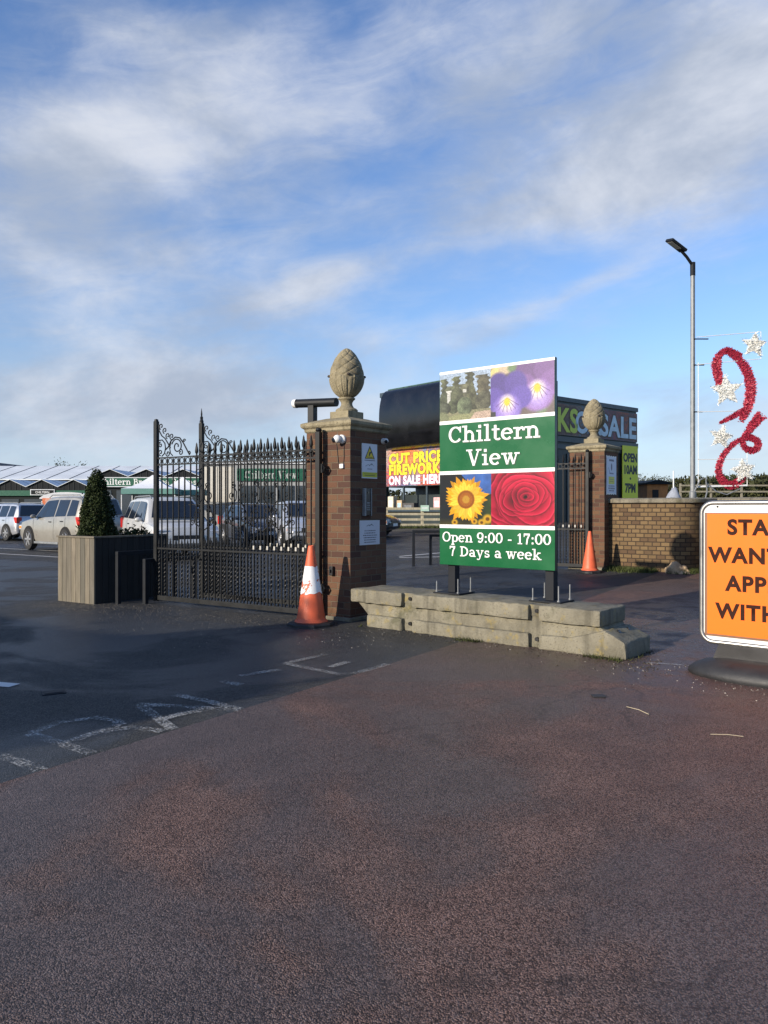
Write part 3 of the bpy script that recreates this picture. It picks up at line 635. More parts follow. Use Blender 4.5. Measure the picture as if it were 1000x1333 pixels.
# notice on the far pillar
t = hang('entry_notice', 'pale notice with notched edges and a yellow box on the far pillar', 'notice', (P2.x, P2.y, P2.z), 0, .375, 2.02, RZR)
poly = []
for i in range(9): poly += [(-.29 + .58 * i / 9 + .01, -.42 + (.018 if i % 2 else 0)), (-.29 + .58 * (i + 1) / 9 - .01, -.42 + (.018 if i % 2 else 0))]
poly += [(-a, -b) for a, b in poly]
mb = MB(); mb.prism(poly, -.01, 0); mb.build('backing_panel', M_white, t)
p = notice_pic(60, 86, 9, 3, .8, .92, (.3, .32, .4), (.80, .84, .92)); p.rect(.2, .8, .54, .74, (.82, .82, .2)); p.rect(.28, .72, .6, .62, (.3, .3, .1)); p.rect(.28, .72, .66, .68, (.3, .3, .1))
p.ell(.5, .27, .07, .1, (.25, .3, .45)); p.line(.2, .3, .3, .42, .02, (.25, .3, .45), 1.4); p.rect(.25, .75, .06, .12, (.25, .3, .45)); p.line(.3, .45, .7, .45, .02, (.3, .35, .5)); p.sheet('printed_face', -.27, .27, -.385, .385, -.0115, t)

# ------------------------------------------------------------------ iron gates
def scroll(mb, cx, cz, r0, turns, a0, sgn=1, r=.009, y=0):
    pts = []
    n = int(22 * turns)
    for i in range(n + 1):
        k = i / n; a = a0 + sgn * 2 * pi * turns * k; rr = r0 * (1 - .82 * k); pts.append((cx + rr * cos(a), y, cz + rr * sin(a)))
    mb.tube(pts, r, 5); return pts[0]
def top_scroll():
    """leafy wrought scrollwork stepping down from the tall end post; x runs back toward the hinge"""
    mb = MB()
    z0 = 2.29
    mb.tube([(.05, 0, 2.80), (.07, 0, 2.70), (.13, 0, 2.62), (.20, 0, 2.58), (.27, 0, 2.50), (.33, 0, 2.42)], .010, 5)
    for x, z in ((.115, 2.77), (.20, 2.70), (.27, 2.615), (.36, 2.60)): scroll(mb, x, z, .05, 1.1, -pi * .6, -1)
    mb.tube([(.06, 0, 2.55), (.14, 0, 2.555), (.20, 0, 2.50), (.215, 0, 2.42), (.19, 0, 2.34), (.13, 0, 2.30)], .010, 5)
    scroll(mb, .10, 2.48, .045, 1.2, pi / 2, 1); scroll(mb, .10, 2.36, .05, 1.2, -pi / 2, -1)
    mb.tube([(.22, 0, 2.40), (.28, 0, 2.44), (.34, 0, 2.53), (.44, 0, 2.585), (.54, 0, 2.57), (.62, 0, 2.49), (.70, 0, 2.38), (.76, 0, 2.30)], .011, 5)
    scroll(mb, .48, 2.44, .125, 1.5, pi * .9, -1, .010); scroll(mb, .64, 2.52, .03, 1.0, 0, 1); scroll(mb, .27, 2.34, .05, 1.2, pi, 1)
    mb.tube([(.34, 0, 2.52), (.31, 0, 2.42), (.33, 0, 2.34), (.38, 0, 2.30)], .009, 5); scroll(mb, .56, 2.345, .05, 1.1, pi / 2, -1); scroll(mb, .75, 2.335, .03, 1, -pi / 2, 1)
    return mb
def lyre():
    mb = MB()
    for s in (1, -1):
        mb.tube([(s * .02, 0, 1.16), (s * .14, 0, 1.24), (s * .20, 0, 1.38), (s * .13, 0, 1.52), (s * .03, 0, 1.62), (s * .02, 0, 1.74), (s * .1, 0, 1.86)], .009, 5)
        for cx, cz, r0, a, d in ((.13, 1.30, .075, -pi / 2, 1), (.10, 1.46, .06, pi / 2, -1), (.12, 1.68, .06, -pi / 2, 1), (.075, 1.84, .055, pi / 2, -1), (.24, 1.26, .05, pi, -1)):
            scroll(mb, s * cx, cz, r0, 1.25, a if s > 0 else pi - a, d * s, .008)
    mb.box(-.32, .32, -.008, .008, 1.535, 1.548)
    return mb
def spear_bar(top, zb=.06, r=.012):
    mb = MB(); mb.tube([(0, 0, zb), (0, 0, top - .24)], r, 6)
    mb.lathe([(r, -.25), (.024, -.235), (.024, -.21), (.013, -.20), (.013, -.17), (.021, -.16), (.026, -.13), (.022, -.09), (.012, -.04), (.013, -.03), (.006, -.012), (.002, 0)], 8, (0, 0, top)); return mb
def dog_bar():
    mb = MB(); n = 36; vs = []; fs = []
    for j in range(n + 1):
        z = .06 + .80 * j / n; a = j * .55
        for k in range(4): vs.append((.015 * cos(a + k * pi / 2), .015 * sin(a + k * pi / 2), z))
    for j in range(n):
        for k in range(4): fs.append((j * 4 + k, j * 4 + (k + 1) % 4, (j + 1) * 4 + (k + 1) % 4, (j + 1) * 4 + k))
    mb.add(vs, fs); mb.lathe([(.012, 0), (.02, .015), (.012, .03), (.018, .06), (.012, .10), (.002, .155)], 7, (0, 0, .87)); return mb
BARSRC = {}
def copy_part(src, parent, loc):
    c = src.copy(); C.objects.link(c); c.parent = parent; c.location = loc; return c
def gate(label, hinge, ang, L, nb, collars=8, tall=True, dogs=True):
    t = thing('iron_gate', label, 'gate', hinge, ang, 'black wrought iron gates')
    zt = 2.48
    mb = MB(); mb.box(-.035, .035, -.035, .035, .03, zt + .03, bev=.004); mb.lathe([(.03, 0), (.045, .02), (.035, .045), (0, .06)], 12, (0, 0, zt + .03)); mb.build('hinge_post', M_iron, t)
    zp = 2.855
    mb = MB(); mb.box(L - .035, L + .035, -.03, .03, .03, zp, bev=.004); mb.lathe([(.034, 0), (.03, .03), (0, .04)], 12, (L, 0, zp)); 
    if not tall: mb.lathe([(.035, 0), (.022, .05), (.026, .07), (.012, .10), (.014, .13), (.003, .22)], 10, (L, 0, zp + .02))
    mb.build('end_post', M_iron, t)
    for z0, z1, w in ((2.265, 2.285, .012), (2.155, 2.175, .012), (.845, .872, .013)):
        mb = MB(); mb.box(.034, L - .034, -w, w, z0, z1); mb.build('rail', M_iron, t)
    mb = MB(); mb.box(.034, L - .034, -.022, .022, .05, .12, bev=.003); mb.build('bottom_rail', M_iron, t)
    if 'bar' not in BARSRC:
        BARSRC['bar'] = spear_bar(zt).build('bar', M_iron, t, smooth=35); BARSRC['dog'] = dog_bar().build('dog_bar', M_iron, t); b0, d0 = True, True
        BARSRC['plain'] = (lambda m: m.tube([(0, 0, .06), (0, 0, 2.26)], .012, 6))(MB()).build('bar', M_iron, t)
        m_ = MB(); m_.box(-.0145, .0145, -.0145, .0145, .90, .955, bev=.003); BARSRC['collar'] = m_.build('collar', mat('pale bare metal collar', (.42, .40, .35), .6), t)
        seeds = ['bar', 'dog', 'plain', 'collar']
    else: seeds = []
    first = {k: BARSRC[k] for k in seeds}
    def put(k, x):
        if k in first: o = first.pop(k); o.location = (x, 0, 0)
        else: copy_part(BARSRC[k], t, (x, 0, 0))
    sp = L / nb
    for i in range(1, nb):
        x = i * sp
        put('plain' if x > L - .80 else 'bar', x)
        if i < collars + 1: put('collar', x)
    for i in range(nb): put('dog', (i + .5) * sp)
    for k, o in first.items(): bpy.data.objects.remove(o)
    mb = MB()
    for i in range(nb):
        x = (i + .5) * sp; mb.tube([(x + .042 * cos(2 * pi * k / 10), 0, 2.22 + .042 * sin(2 * pi * k / 10)) for k in range(10)], .006, 4, closed=True)
    mb.build('ring_frieze', M_iron, t)
    o = top_scroll().build('top_scroll', M_iron, t, smooth=50); o.scale = (-1, 1, 1); o.location = (L, 0, 0)
    for f in (.32, .68):
        o = lyre().build('scroll_panel', M_iron, t, smooth=50); o.location = (L * f, -.014, 0)
    mb = MB(); mb.tube([(-.01, .0, 0), (-.07, .0, .05), (-.10, .0, 0), (-.07, .0, -.05)], .016, 6, closed=True); mb.lathe([(.018, -.06), (.018, .06)], 10, (-.055, 0, 0))
    for z in (2.02, .42):
        o = mb.build('hinge', M_iron, t); o.location = (0, 0, z)
    return t
gdir = Vector((-0.83, 0.558)); gang = atan2(gdir.y, gdir.x); H1 = Vector((-0.873, 10.275))
gate('black iron gate leaf folded against the near pillar, tall scrolled end post at its left', (H1.x, H1.y, gz(*H1)), gang, 3.27, 25, 9)
E2 = Vector((-2.95, 12.42)); H2 = Vector((-0.92, 11.12)); d2 = E2 - H2
gate('second black iron gate leaf standing behind the first, spiked end post rising above it', (H2.x, H2.y, gz(*H2)), atan2(d2.y, d2.x), d2.length, 18, 7, tall=False)
H3 = onp((P2.x, P2.y, P2.z), -.335, -.10, 0)
gate('black iron gate leaf folded against the far pillar, half hidden by the green sign', H3, gang + .02, 3.2, 24, 9)

# ------------------------------------------------------------------ concrete barrier
BR = atan2(-.64, .77); B0 = Vector((-.43, 9.84))
tb = thing('concrete_barrier', 'long low weathered concrete barrier block carrying the green sign', 'concrete barrier', (B0.x, B0.y, 0), BR)
BZ = 0.465
def rough_mesh(o, amt, sc, cuts=0, seed=0):
    for v in o.data.vertices:
        q = v.co * sc + Vector((seed, 0, 0)); n = Vector((mnoise.noise(q), mnoise.noise(q + Vector((9, 3, 1))), mnoise.noise(q + Vector((2, 8, 5))))); v.co += n * amt; q = v.co * sc * 3.3; v.co += Vector((mnoise.noise(q), mnoise.noise(q + Vector((5, 3, 1))), mnoise.noise(q + Vector((2, 8, 9))))) * amt * .8
def dense(mb, name, m, parent, cuts=6, bev=.02, amt=.008, sc=6, seg=2, maxlen=.12):
    o = mb.build(name, m, parent); bm = bmesh.new(); bm.from_mesh(o.data); bmesh.ops.remove_doubles(bm, verts=bm.verts[:], dist=1e-5)
    if bev: bmesh.ops.bevel(bm, geom=[e for e in bm.edges if e.calc_face_angle(0) > .3], offset=bev, segments=seg, profile=.6, affect='EDGES')
    for _ in range(cuts):
        es = [e for e in bm.edges if e.calc_length() > maxlen]
        if not es: break
        bmesh.ops.subdivide_edges(bm, edges=es, cuts=1)
    bmesh.ops.triangulate(bm, faces=[f for f in bm.faces if len(f.verts) > 4]); bm.to_mesh(o.data); bm.free(); rough_mesh(o, amt, sc)
    o.data.polygons.foreach_set('use_smooth', [True] * len(o.data.polygons)); o.data.set_sharp_from_angle(angle=radians(50)); return o
D = .65
core = MB(); core.prism([(.06, BZ - .03), (.07, .30), (.24, .15), (.27, .0), (3.5, 0), (3.52, .16), (3.36, .28), (3.31, BZ - .03)], .065, D - .03)
dense(core, 'core', M_conc, tb, bev=.015, amt=.012, sc=9)
def slabs(z0, z1, spans, y0, y1, name, tops=False):
    for a, b in spans:
        mb = MB(); mb.box(a, b, y0, y1, z0, z1); dense(mb, name, M_conc, tb, bev=.024, amt=.008, sc=8, maxlen=.06)
slabs(BZ - .165, BZ, [(0.0, .83), (.985, 2.56), (2.68, 3.37)], 0, D, 'top_slab')
for a, b in ((.83, .985), (2.56, 2.68)):
    mb = MB(); mb.box(a - .02, b + .02, .055, D - .004, BZ - .12, BZ - .004); dense(mb, 'slot_back', M_conc, tb, bev=.0, amt=.006, sc=9)
slabs(0, .155, [(.27, .83), (.985, 2.56)], .004, D - .01, 'toe')
mb = MB(); mb.prism([(2.68, 0), (2.68, .155), (3.0, .157), (3.42, .275), (3.63, .165), (3.64, 0)], .004, D - .01); dense(mb, 'toe', M_conc, tb, bev=.02, amt=.012, sc=7)
for a_, b_ in [((x, .06, z), (x, .035, z)) for x in (.93, 2.64) for z in (.40, .10)] + [((3.47, y, .235), (3.492, y, .25)) for y in (.2, .45)]:
    mb = MB(); mb.tube([a_, b_], .022, 10); mb.build('socket', M_black, tb)

# ------------------------------------------------------------------ green sign board
SA = Vector((-.22, 10.09)); SU = Vector((.77, -.64)); SL = 1.533
s0 = SA + SU * 1.183
ts = thing('garden_centre_sign', 'tall green garden centre sign with flower pictures standing on the concrete barrier', 'sign', (s0.x, s0.y, 0), BR)
for x in (.137, 1.44):
    mb = MB(); mb.box(x - .05, x + .05, .028, .128, BZ + .014, 2.9, bev=.004); pst = mb.build('post', M_steel, ts)
    mb = MB(); mb.box(x - .19, x + .19, -.09, .25, BZ + .004, BZ + .02, bev=.002); pl = mb.build('base_plate', M_steel, pst)
    for dx, dy in ((-.155, -.06), (.155, -.06), (-.155, .21), (.155, .21)):
        mb = MB(); mb.tube([(x + dx, dy, BZ + .018), (x + dx, dy, BZ + .15 + .04 * ((dx + dy) > 0))], .0075, 6); mb.lathe([(.016, 0), (.016, .014)], 6, (x + dx, dy, BZ + .02))
        mb.build('anchor_bolt', M_galv, pst)
mb = MB(); mb.box(0, SL, -.022, .026, .815, 3.14, bev=.003); mb.build('board', mat('dark green board edge', (.010, .028, .022), .35, var=.1), ts)
FY = -.0235
mb = MB(); mb.box(0.001, SL - .001, FY, -.0215, .817, 3.139); mb.build('green_face', M_green, ts)
def strip(z, h): 
    mb = MB(); mb.box(.001, SL - .001, FY - .0022, FY - .0002, z - h / 2, z + h / 2); mb.build('white_strip', M_lett, ts)
for z, h in ((3.122, .032), (2.522, .042), (1.918, .042), (1.278, .042)): strip(z, h)
LXc = SL / 2
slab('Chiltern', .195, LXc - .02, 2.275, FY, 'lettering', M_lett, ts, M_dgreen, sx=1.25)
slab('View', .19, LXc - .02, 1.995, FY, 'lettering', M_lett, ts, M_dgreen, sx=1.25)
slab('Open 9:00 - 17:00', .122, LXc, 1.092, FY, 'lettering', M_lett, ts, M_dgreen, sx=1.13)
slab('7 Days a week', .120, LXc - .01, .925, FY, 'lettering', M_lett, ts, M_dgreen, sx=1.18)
# printed pictures
def fbm(P, seed, k0=6):
    r = np.random.RandomState(seed); out = np.zeros(P.X.shape); amp = 1; k = k0
    for _ in range(4):
        gq = r.rand(k + 2, k + 2); xi = P.X * k; yi = P.Y * k; x0 = xi.astype(int); y0 = yi.astype(int); fx = xi - x0; fy = yi - y0
        out += amp * ((gq[y0, x0] * (1 - fx) + gq[y0, x0 + 1] * fx) * (1 - fy) + (gq[y0 + 1, x0] * (1 - fx) + gq[y0 + 1, x0 + 1] * fx) * fy); amp *= .5; k *= 2
    return out / 1.875
p = Pic(150, 116, (.63, .71, .80)); rr = random.Random(3)           # clipped garden
def bush(kind, x, y, w, h, c):
    tex = fbm(p, int(x * 1000) % 97, 14)
    if kind == 'cone': m = (np.abs(p.X - x) < w * np.clip((p.Y - (y - h)) / h, 0, 1) ** .8) & (p.Y < y)
    elif kind == 'ball': m = ((p.X - x) / w) ** 2 + ((p.Y - y + h * .5) / (h * .55)) ** 2 < 1
    else: m = (np.abs(p.X - x + .02 * np.sin(p.Y * 60)) < w * (.75 + .5 * (tex - .5))) & (p.Y < y) & (p.Y > y - h)
    sh = np.clip(.78 + .55 * (tex - .5) * 2 + .35 * (x - p.X) / w * .5, .4, 1.5)
    p.a = np.where(m[..., None], np.asarray(c) * sh[..., None], p.a)
for q in (('tall', .1, .6, .09, .5, (.40, .42, .30)), ('tall', .34, .6, .09, .52, (.36, .38, .26)), ('tall', .60, .6, .10, .58, (.33, .34, .24)), ('tall', .86, .72, .16, .62, (.38, .36, .26)), ('tall', .22, .65, .13, .38, (.42, .44, .32)), ('tall', .48, .65, .1, .4, (.44, .44, .33)),
          ('cone', .64, .80, .17, .58, (.36, .37, .26)), ('cone', .08, .72, .14, .42, (.33, .36, .26)), ('ball', .34, .62, .13, .30, (.40, .42, .30)), ('ball', .86, .82, .16, .36, (.37, .37, .28))): bush(*q)
p.rect(.155, .22, .38, .62, (.78, .78, .74)); p.rect(.135, .24, .36, .40, (.82, .82, .78)); p.rect(.47, .53, .36, .43, (.80, .80, .76))
p.rect(0, 1, .80, 1, (.50, .49, .36))
for q in (('ball', .28, .84, .12, .28, (.33, .36, .25)), ('ball', .10, .84, .13, .22, (.30, .32, .25)), ('ball', .50, .90, .15, .36, (.42, .47, .34))): bush(*q)
p.ell(.45, 1.0, .35, .13, (.55, .56, .38), .3); p.ell(.05, .96, .14, .16, (.46, .48, .34), .3); p.poly([(.70, .86), (1, .84), (1, 1), (.6, 1)], (.74, .64, .56)); p.speck(.35, 5, 2)
p.a = p.a * .80 + .10; p.sheet('garden_picture', .004, SL * .47, 2.543, 3.106, FY - .002, ts)  # colours washed paler to carry the sky glare on the glossy sheet
p = Pic(160, 116, (.42, .37, .36)); tex = fbm(p, 5, 5); p.a *= (.75 + .5 * tex)[..., None]                                  # two pansies
p.ell(.10, .14, .13, .17, (.86, .80, .52), .5); p.ell(.24, .06, .1, .1, (.80, .72, .60), .5)
for x, y, r_ in ((.45, .12, .12), (.55, .62, .09), (.02, .8, .06), (.80, .93, .08), (.36, .05, .08)): p.ell(x, y, r_, r_ * 1.0, (.42, .52, .36), .6)
def pansy(cx, cy, k, c):
    for dx, dy, rx, ry, f in ((-.13, -.20, .17, .24, .85), (.13, -.20, .17, .24, .95), (-.20, .02, .17, .20, 1.02), (.20, .02, .17, .20, 1.06), (0, .20, .22, .24, 1.12)):
        p.ell(cx + dx * k, cy + dy * k * 1.1, rx * k, ry * k * 1.1, [min(1, v * f) for v in c], .22)
    p.ell(cx, cy + .22 * k, .16 * k, .22 * k, (.72, .62, .90), .9); p.ell(cx, cy + .12 * k, .10 * k, .15 * k, (.93, .90, .85), .7)
    for a in range(-60, 61, 20): p.line(cx, cy + .02, cx + sin(radians(a)) * .20 * k, cy + .05 + cos(radians(a)) * .24 * k, .006, (.30, .16, .40), .8, .8)
    p.ell(cx, cy + .09 * k, .045 * k, .075 * k, (.95, .80, .25), .5)
pansy(.74, .40, 1.12, (.50, .36, .60)); pansy(.27, .62, 1.05, (.38, .31, .64)); p.rect(0, .09, .9, 1, (.2, .2, .2)); p.speck(.16, 8, 2); p.a = p.a * .86 + .06  # same sky glare lifted into the pansy colours
p.sheet('pansy_picture', SL * .47, SL - .004, 2.543, 3.106, FY - .002, ts)
p = Pic(150, 130, (.10, .12, .14)); tex = fbm(p, 2, 6)                                                                 # sunflower
p.poly([(.42, 0), (1, 0), (1, .40), (.85, .42), (.7, .3)], (.25, .42, .72)); p.blend(np.clip((p.X - .72) * 4, 0, 1) * np.clip((p.Y - .34) * 5, 0, 1), (.20, .28, .14)); p.blend(np.clip((p.Y - .86) * 6, 0, 1) * .8, (.36, .32, .12)); p.a *= (.7 + .6 * tex)[..., None]
for x, y, r_ in ((.93, .88, .09), (.82, .95, .07), (.68, .93, .06), (.30, .95, .06)): p.ell(x, y, r_, r_, (.80, .62, .16), .5); p.ell(x, y, r_ * .4, r_ * .4, (.4, .26, .08), .5)
cx, cy = .52, .50
for ringn, (rad, wid, col, off) in enumerate(((.43, .052, (.86, .60, .10), 0), (.40, .050, (.95, .72, .14), .5), (.34, .045, (.98, .80, .26), .25))):
    for k in range(21):
        a = 2 * pi * (k + off) / 21 + .1 * rr.random(); L = rad * (.85 + .22 * rr.random()); dx, dy = cos(a), sin(a) * 1.1; nx, ny = -sin(a), cos(a) * 1.1
        ww = wid * (.8 + .4 * rr.random()); f = .88 + .2 * rr.random()
        p.poly([(cx + dx * .1, cy + dy * .1), (cx + dx * L * .45 + nx * ww, cy + dy * L * .45 + ny * ww), (cx + dx * L * .8 + nx * ww * .7, cy + dy * L * .8 + ny * ww * .7), (cx + dx * L, cy + dy * L), (cx + dx * L * .8 - nx * ww * .7, cy + dy * L * .8 - ny * ww * .7), (cx + dx * L * .45 - nx * ww, cy + dy * L * .45 - ny * ww)], [min(1, v * f) for v in col])
        p.line(cx + dx * .14, cy + dy * .14, cx + dx * L * .8, cy + dy * L * .8, .004, (.80, .52, .08), 1, .6)
p.ell(cx, cy, .165, .18, (.62, .36, .10), .12); p.ell(cx, cy, .125, .137, (.76, .46, .14), .2); p.ell(cx, cy, .07, .08, (.82, .62, .24), .4)
for k in range(260):
    a = k * 2.39996; q = .158 * sqrt(k / 260); p.ell(cx + q * cos(a), cy + q * 1.09 * sin(a), .007, .008, (.50, .26, .07) if q > .07 else (.66, .48, .14), .6, .8)
p.sheet('sunflower_picture', .004, SL * .475, 1.300, 1.896, FY - .002, ts, gain=.66)
p = Pic(150, 130, (.80, .07, .13)); cx, cy = .56, .46                                                                   # rose
asp_ = .98; wob_ = (fbm(p, 11, 5) - .5); N_ = 27; rr = random.Random(6)
for k in range(N_, -1, -1):
    rad = .03 + .74 * (k / N_) ** 1.15; an = k * 2.15 + rr.uniform(-.2, .2); off = .22 * rad
    ex, ey = cx + off * cos(an), cy + off * sin(an); el = 1 + .16 * sin(an * 1.7)
    dx = (p.X - ex) * cos(an) + (p.Y - ey) * sin(an); dy = -(p.X - ex) * sin(an) + (p.Y - ey) * cos(an)
    q = np.sqrt((dx * el) ** 2 + (dy / el * asp_) ** 2) * (1 + .20 * wob_ + .035 * np.sin(np.arctan2(dy, dx) * 3 + k))
    t_ = q / rad; m_ = np.clip((1 - t_) / .02 * rad / .3 + .5, 0, 1)
    side_ = .5 + .5 * np.clip(dx / (rad + .02), -1, 1); body = .42 + .55 * np.clip((t_ - .45) / .55, 0, 1) * (.45 + .55 * side_) + .12 * np.sin(an + 2.2)
    c_ = np.stack([.86 * body + .05, .06 * body, .25 * body + .02], -1)
    rim = np.clip(1 - np.abs(t_ - .975) / .03, 0, 1) * side_; c_ = c_ * (1 - rim[..., None] * .55) + np.array([.95, .38, .46]) * rim[..., None] * .55
    drop = np.clip((1.10 - t_) / .10, 0, 1)[..., None] * .55 * (.4 + .6 * side_[..., None])
    p.a = p.a * (1 - drop * (t_[..., None] > 1)) + np.array([.22, .0, .04]) * drop * (t_[..., None] > 1)
    p.a = p.a * (1 - m_[..., None]) + c_ * m_[..., None]
p.ell(cx, cy, .028, .03, (.10, .01, .03), .6); p.blend(np.clip(wob_ * 1.6, 0, .22), (.95, .25, .33))
p.sheet('rose_picture', SL * .475, SL - .004, 1.300, 1.896, FY - .002, ts, gain=.62)

# ------------------------------------------------------------------ traffic cones
def cone(name, label, p, H, sleeve, rz=.3):
    t = thing(name, label, 'traffic cone', p, rz, 'orange traffic cones')
    r0 = H * .185; r1 = H * .035; zb = .055
    mb = MB(); a = H * .30; mb.lathe([(a, 0), (a, .03), (a * .94, .045), (r0 * 1.15, zb)], 8, ph=pi / 8); mb.build('base', M_rub, t)
    def rad(z): return r0 + (r1 - r0) * (z - zb) / (H - zb)
    mb = MB(); mb.lathe([(r0 * 1.13, zb - .002), (r0 * 1.1, zb + .015), (rad(zb + .03), zb + .03)] + [(rad(z), z) for z in np.linspace(zb + .05, H - .02, 14)] + [(r1 * .95, H - .004), (r1 * .7, H), (r1 * .6, H - .03)], 36)
    o = mb.build('cone_body', M_orange, t, smooth=50); rough_mesh(o, .004, 5)
    if sleeve:
        z0, z1 = .40 * H, .745 * H; n = 48; vs = []; fs = []
        for j in range(15):
            k = j / 14
            for i in range(n):
                th = 2 * pi * i / n; zl = z0 + .035 * mnoise.noise(Vector((cos(th) * 1.5, sin(th) * 1.5, 3))) ; z = zl + (z1 - zl) * k; rr_ = rad(z) + .0035; vs.append((rr_ * cos(th), rr_ * sin(th), z))
        for j in range(14):
            for i in range(n): fs.append((j * n + i, j * n + (i + 1) % n, (j + 1) * n + (i + 1) % n, (j + 1) * n + i))
        mb = MB(); mb.add(vs, fs); mb.build('reflective_sleeve', M_sleeve, t, smooth=60)
    return t
M_sleeve = bpy.data.materials.new('scuffed white sleeve'); M_sleeve.use_nodes = True; g = NT(M_sleeve.node_tree); b = g.n['Principled BSDF']
tc = g.new('ShaderNodeTexCoord'); n1 = g.noise(tc.outputs['Object'], 4.2, 5, 0.6); n2 = g.noise(g.vmath('ADD', tc.outputs['Object'], (3, 1, 7)), 5, 5, 0.6)
c = g.mix(g.maprange(n2, .4, .75, 0, .6), (.74, .74, .74, 1), (.48, .47, .47, 1)); c = g.mix(g.maprange(n1, .565, .58, 0, 1), c, (.50, .10, .035, 1))
g.l.new(c, b.inputs['Base Color']); b.inputs['Roughness'].default_value = .55
cone('traffic_cone', 'orange and white traffic cone with scuffed sleeve in front of the near pillar', (-.93, 9.80, 0), 1.02, True, .6)
pc = at(768, 745.5); cone('traffic_cone', 'plain orange traffic cone without white band by the far pillar', (pc.x, pc.y, pc.z), 54.5 * pc.y / 1000 * .99, False)

# ------------------------------------------------------------------ orange pavement sign
SGU = Vector((.755, -.656)); sg0 = Vector((2.885, 7.02)); FW, FZ0, FZ1 = 1.02, .27, 1.565
tg = thing('pavement_sign', 'orange staff wanted poster in a rounded silver frame on black rubber base', 'pavement sign', (sg0.x, sg0.y, 0), atan2(SGU.y, SGU.x))
def rrect(x0, x1, z0, z1, r, n=7):
    P = []
    for cx, cz, a in ((x1 - r, z1 - r, 0), (x0 + r, z1 - r, 90), (x0 + r, z0 + r, 180), (x1 - r, z0 + r, 270)): P += [(cx + r * cos(radians(a + 90 * i / n)), cz + r * sin(radians(a + 90 * i / n))) for i in range(n + 1)]
    return P
mb = MB(); mb.tube([(x, 0, z) for x, z in rrect(.02, FW - .02, FZ0 + .02, FZ1 - .02, .10)], .022, 10, closed=True); mb.build('frame', mat('brushed aluminium frame', (.30, .295, .28), .36, .85, var=.15), tg, smooth=60)
mb = MB(); mb.prism(rrect(.03, FW - .03, FZ0 + .03, FZ1 - .03, .092), -.006, .012); mb.build('panel', M_white, tg)
PX0, PX1, PZ0, PZ1 = .070, FW - .070, FZ0 + .085, FZ1 - .115
mb = MB(); mb.box(PX0 - .022, PX1 + .022, -.010, -.007, PZ0 - .012, PZ1 + .006); mb.build('poster_edge', mat('brown poster border', (.16, .07, .03), .5), tg)
mb = MB(); mb.box(PX0, PX1, -.0125, -.0102, PZ0 + .008, PZ1 - .004); mb.build('poster', mat('orange poster paper', (.78, .150, .004), .5, var=.03, scale=2, spec=.25), tg)
M_btxt = mat('brown black lettering', (.030, .009, .005), .7, var=.1, spec=.15)
mb = MB()
xc = FW / 2
for txt, z, w in (('STAFF', 1.265, 1.0), ('WANTED', 1.015, 1.0), ('APPLY', .765, 1.0), ('WITHIN', .515, 1.0)):
    sans(txt, .128, xc, z, -.0135, 'lettering', M_btxt, tg, sx=.98, bold=.040, space=1.12)
mb = MB(); mb.tube([(.16, -.012, FZ1 - .055), (.16, -.006, FZ1 - .055)], .009, 10); mb.tube([(FW - .16, -.012, FZ1 - .055), (FW - .16, -.006, FZ1 - .055)], .009, 10); mb.build('rivet', M_steel, tg)
mb = MB(); n = 40; prof = [(1.0, .0), (1.03, .02), (1.02, .05), (.94, .09), (.80, .13), (.62, .155), (.5, .165)]
mb.lathe([(r * .5, z) for r, z in prof], n, (xc + .02, 0, 0), sx=1.22, sy=.62); mb.build('rubber_base', M_rub, tg, smooth=50)
mb = MB(); mb.prism([(xc - .40, .10), (xc - .33, FZ0 + .01), (xc + .33, FZ0 + .01), (xc + .40, .10)], -.035, .035); mb.build('spring_mount', M_black, tg)

# ------------------------------------------------------------------ planter and clipped bush
pl0 = Vector((-4.49, 11.9)); plr = atan2(-.54, .84)
tp = thing('wooden_planter', 'tall box planter of weathered vertical boards beside the gate', 'planter', (pl0.x, pl0.y, 0), plr)
PLW, PLD, PLH = .92, 1.45, 1.055
mb = MB()
nb_ = 8
for i in range(nb_): mb.box(-PLW + PLW * i / nb_ + .003, -PLW + PLW * (i + 1) / nb_ - .003, 0, .025 + .004 * (i % 2), 0.0, PLH - .03, bev=.003)
mb.build('front_boards', M_timber, tp)
mb = MB()
for i in range(12): mb.box(-.025 - .003 * (i % 2), 0, .03 + (PLD - .03) * i / 12 + .003, .03 + (PLD - .03) * (i + 1) / 12 - .003, 0, PLH - .03, bev=.003)
for i in range(12): mb.box(-PLW, -PLW + .025, .03 + (PLD - .03) * i / 12 + .003, .03 + (PLD - .03) * (i + 1) / 12 - .003, 0, PLH - .03, bev=.003)
mb.box(-PLW + .03, -.03, PLD - .025, PLD, 0, PLH - .03); mb.build('side_boards', M_tdark, tp)  # shade on the planter sides put into darker boards than the front
mb = MB(); mb.box(-PLW - .015, .015, -.02, .07, PLH - .029, PLH, bev=.004); mb.box(-.06, .017, .072, PLD + .01, PLH - .029, PLH - .001, bev=.004); mb.box(-PLW - .015, -PLW + .06, .072, PLD + .01, PLH - .029, PLH - .001, bev=.004); mb.box(-PLW + .062, -.062, PLD - .05, PLD + .01, PLH - .029, PLH - .001, bev=.004); mb.build('top_rim', M_timber, tp)
mb = MB(); mb.box(-PLW + .03, -.03, .03, PLD - .03, PLH - .14, PLH - .09); mb.build('soil', mat('dark potting soil', (.03, .022, .016), .95, bump=.8, var=.4), tp)
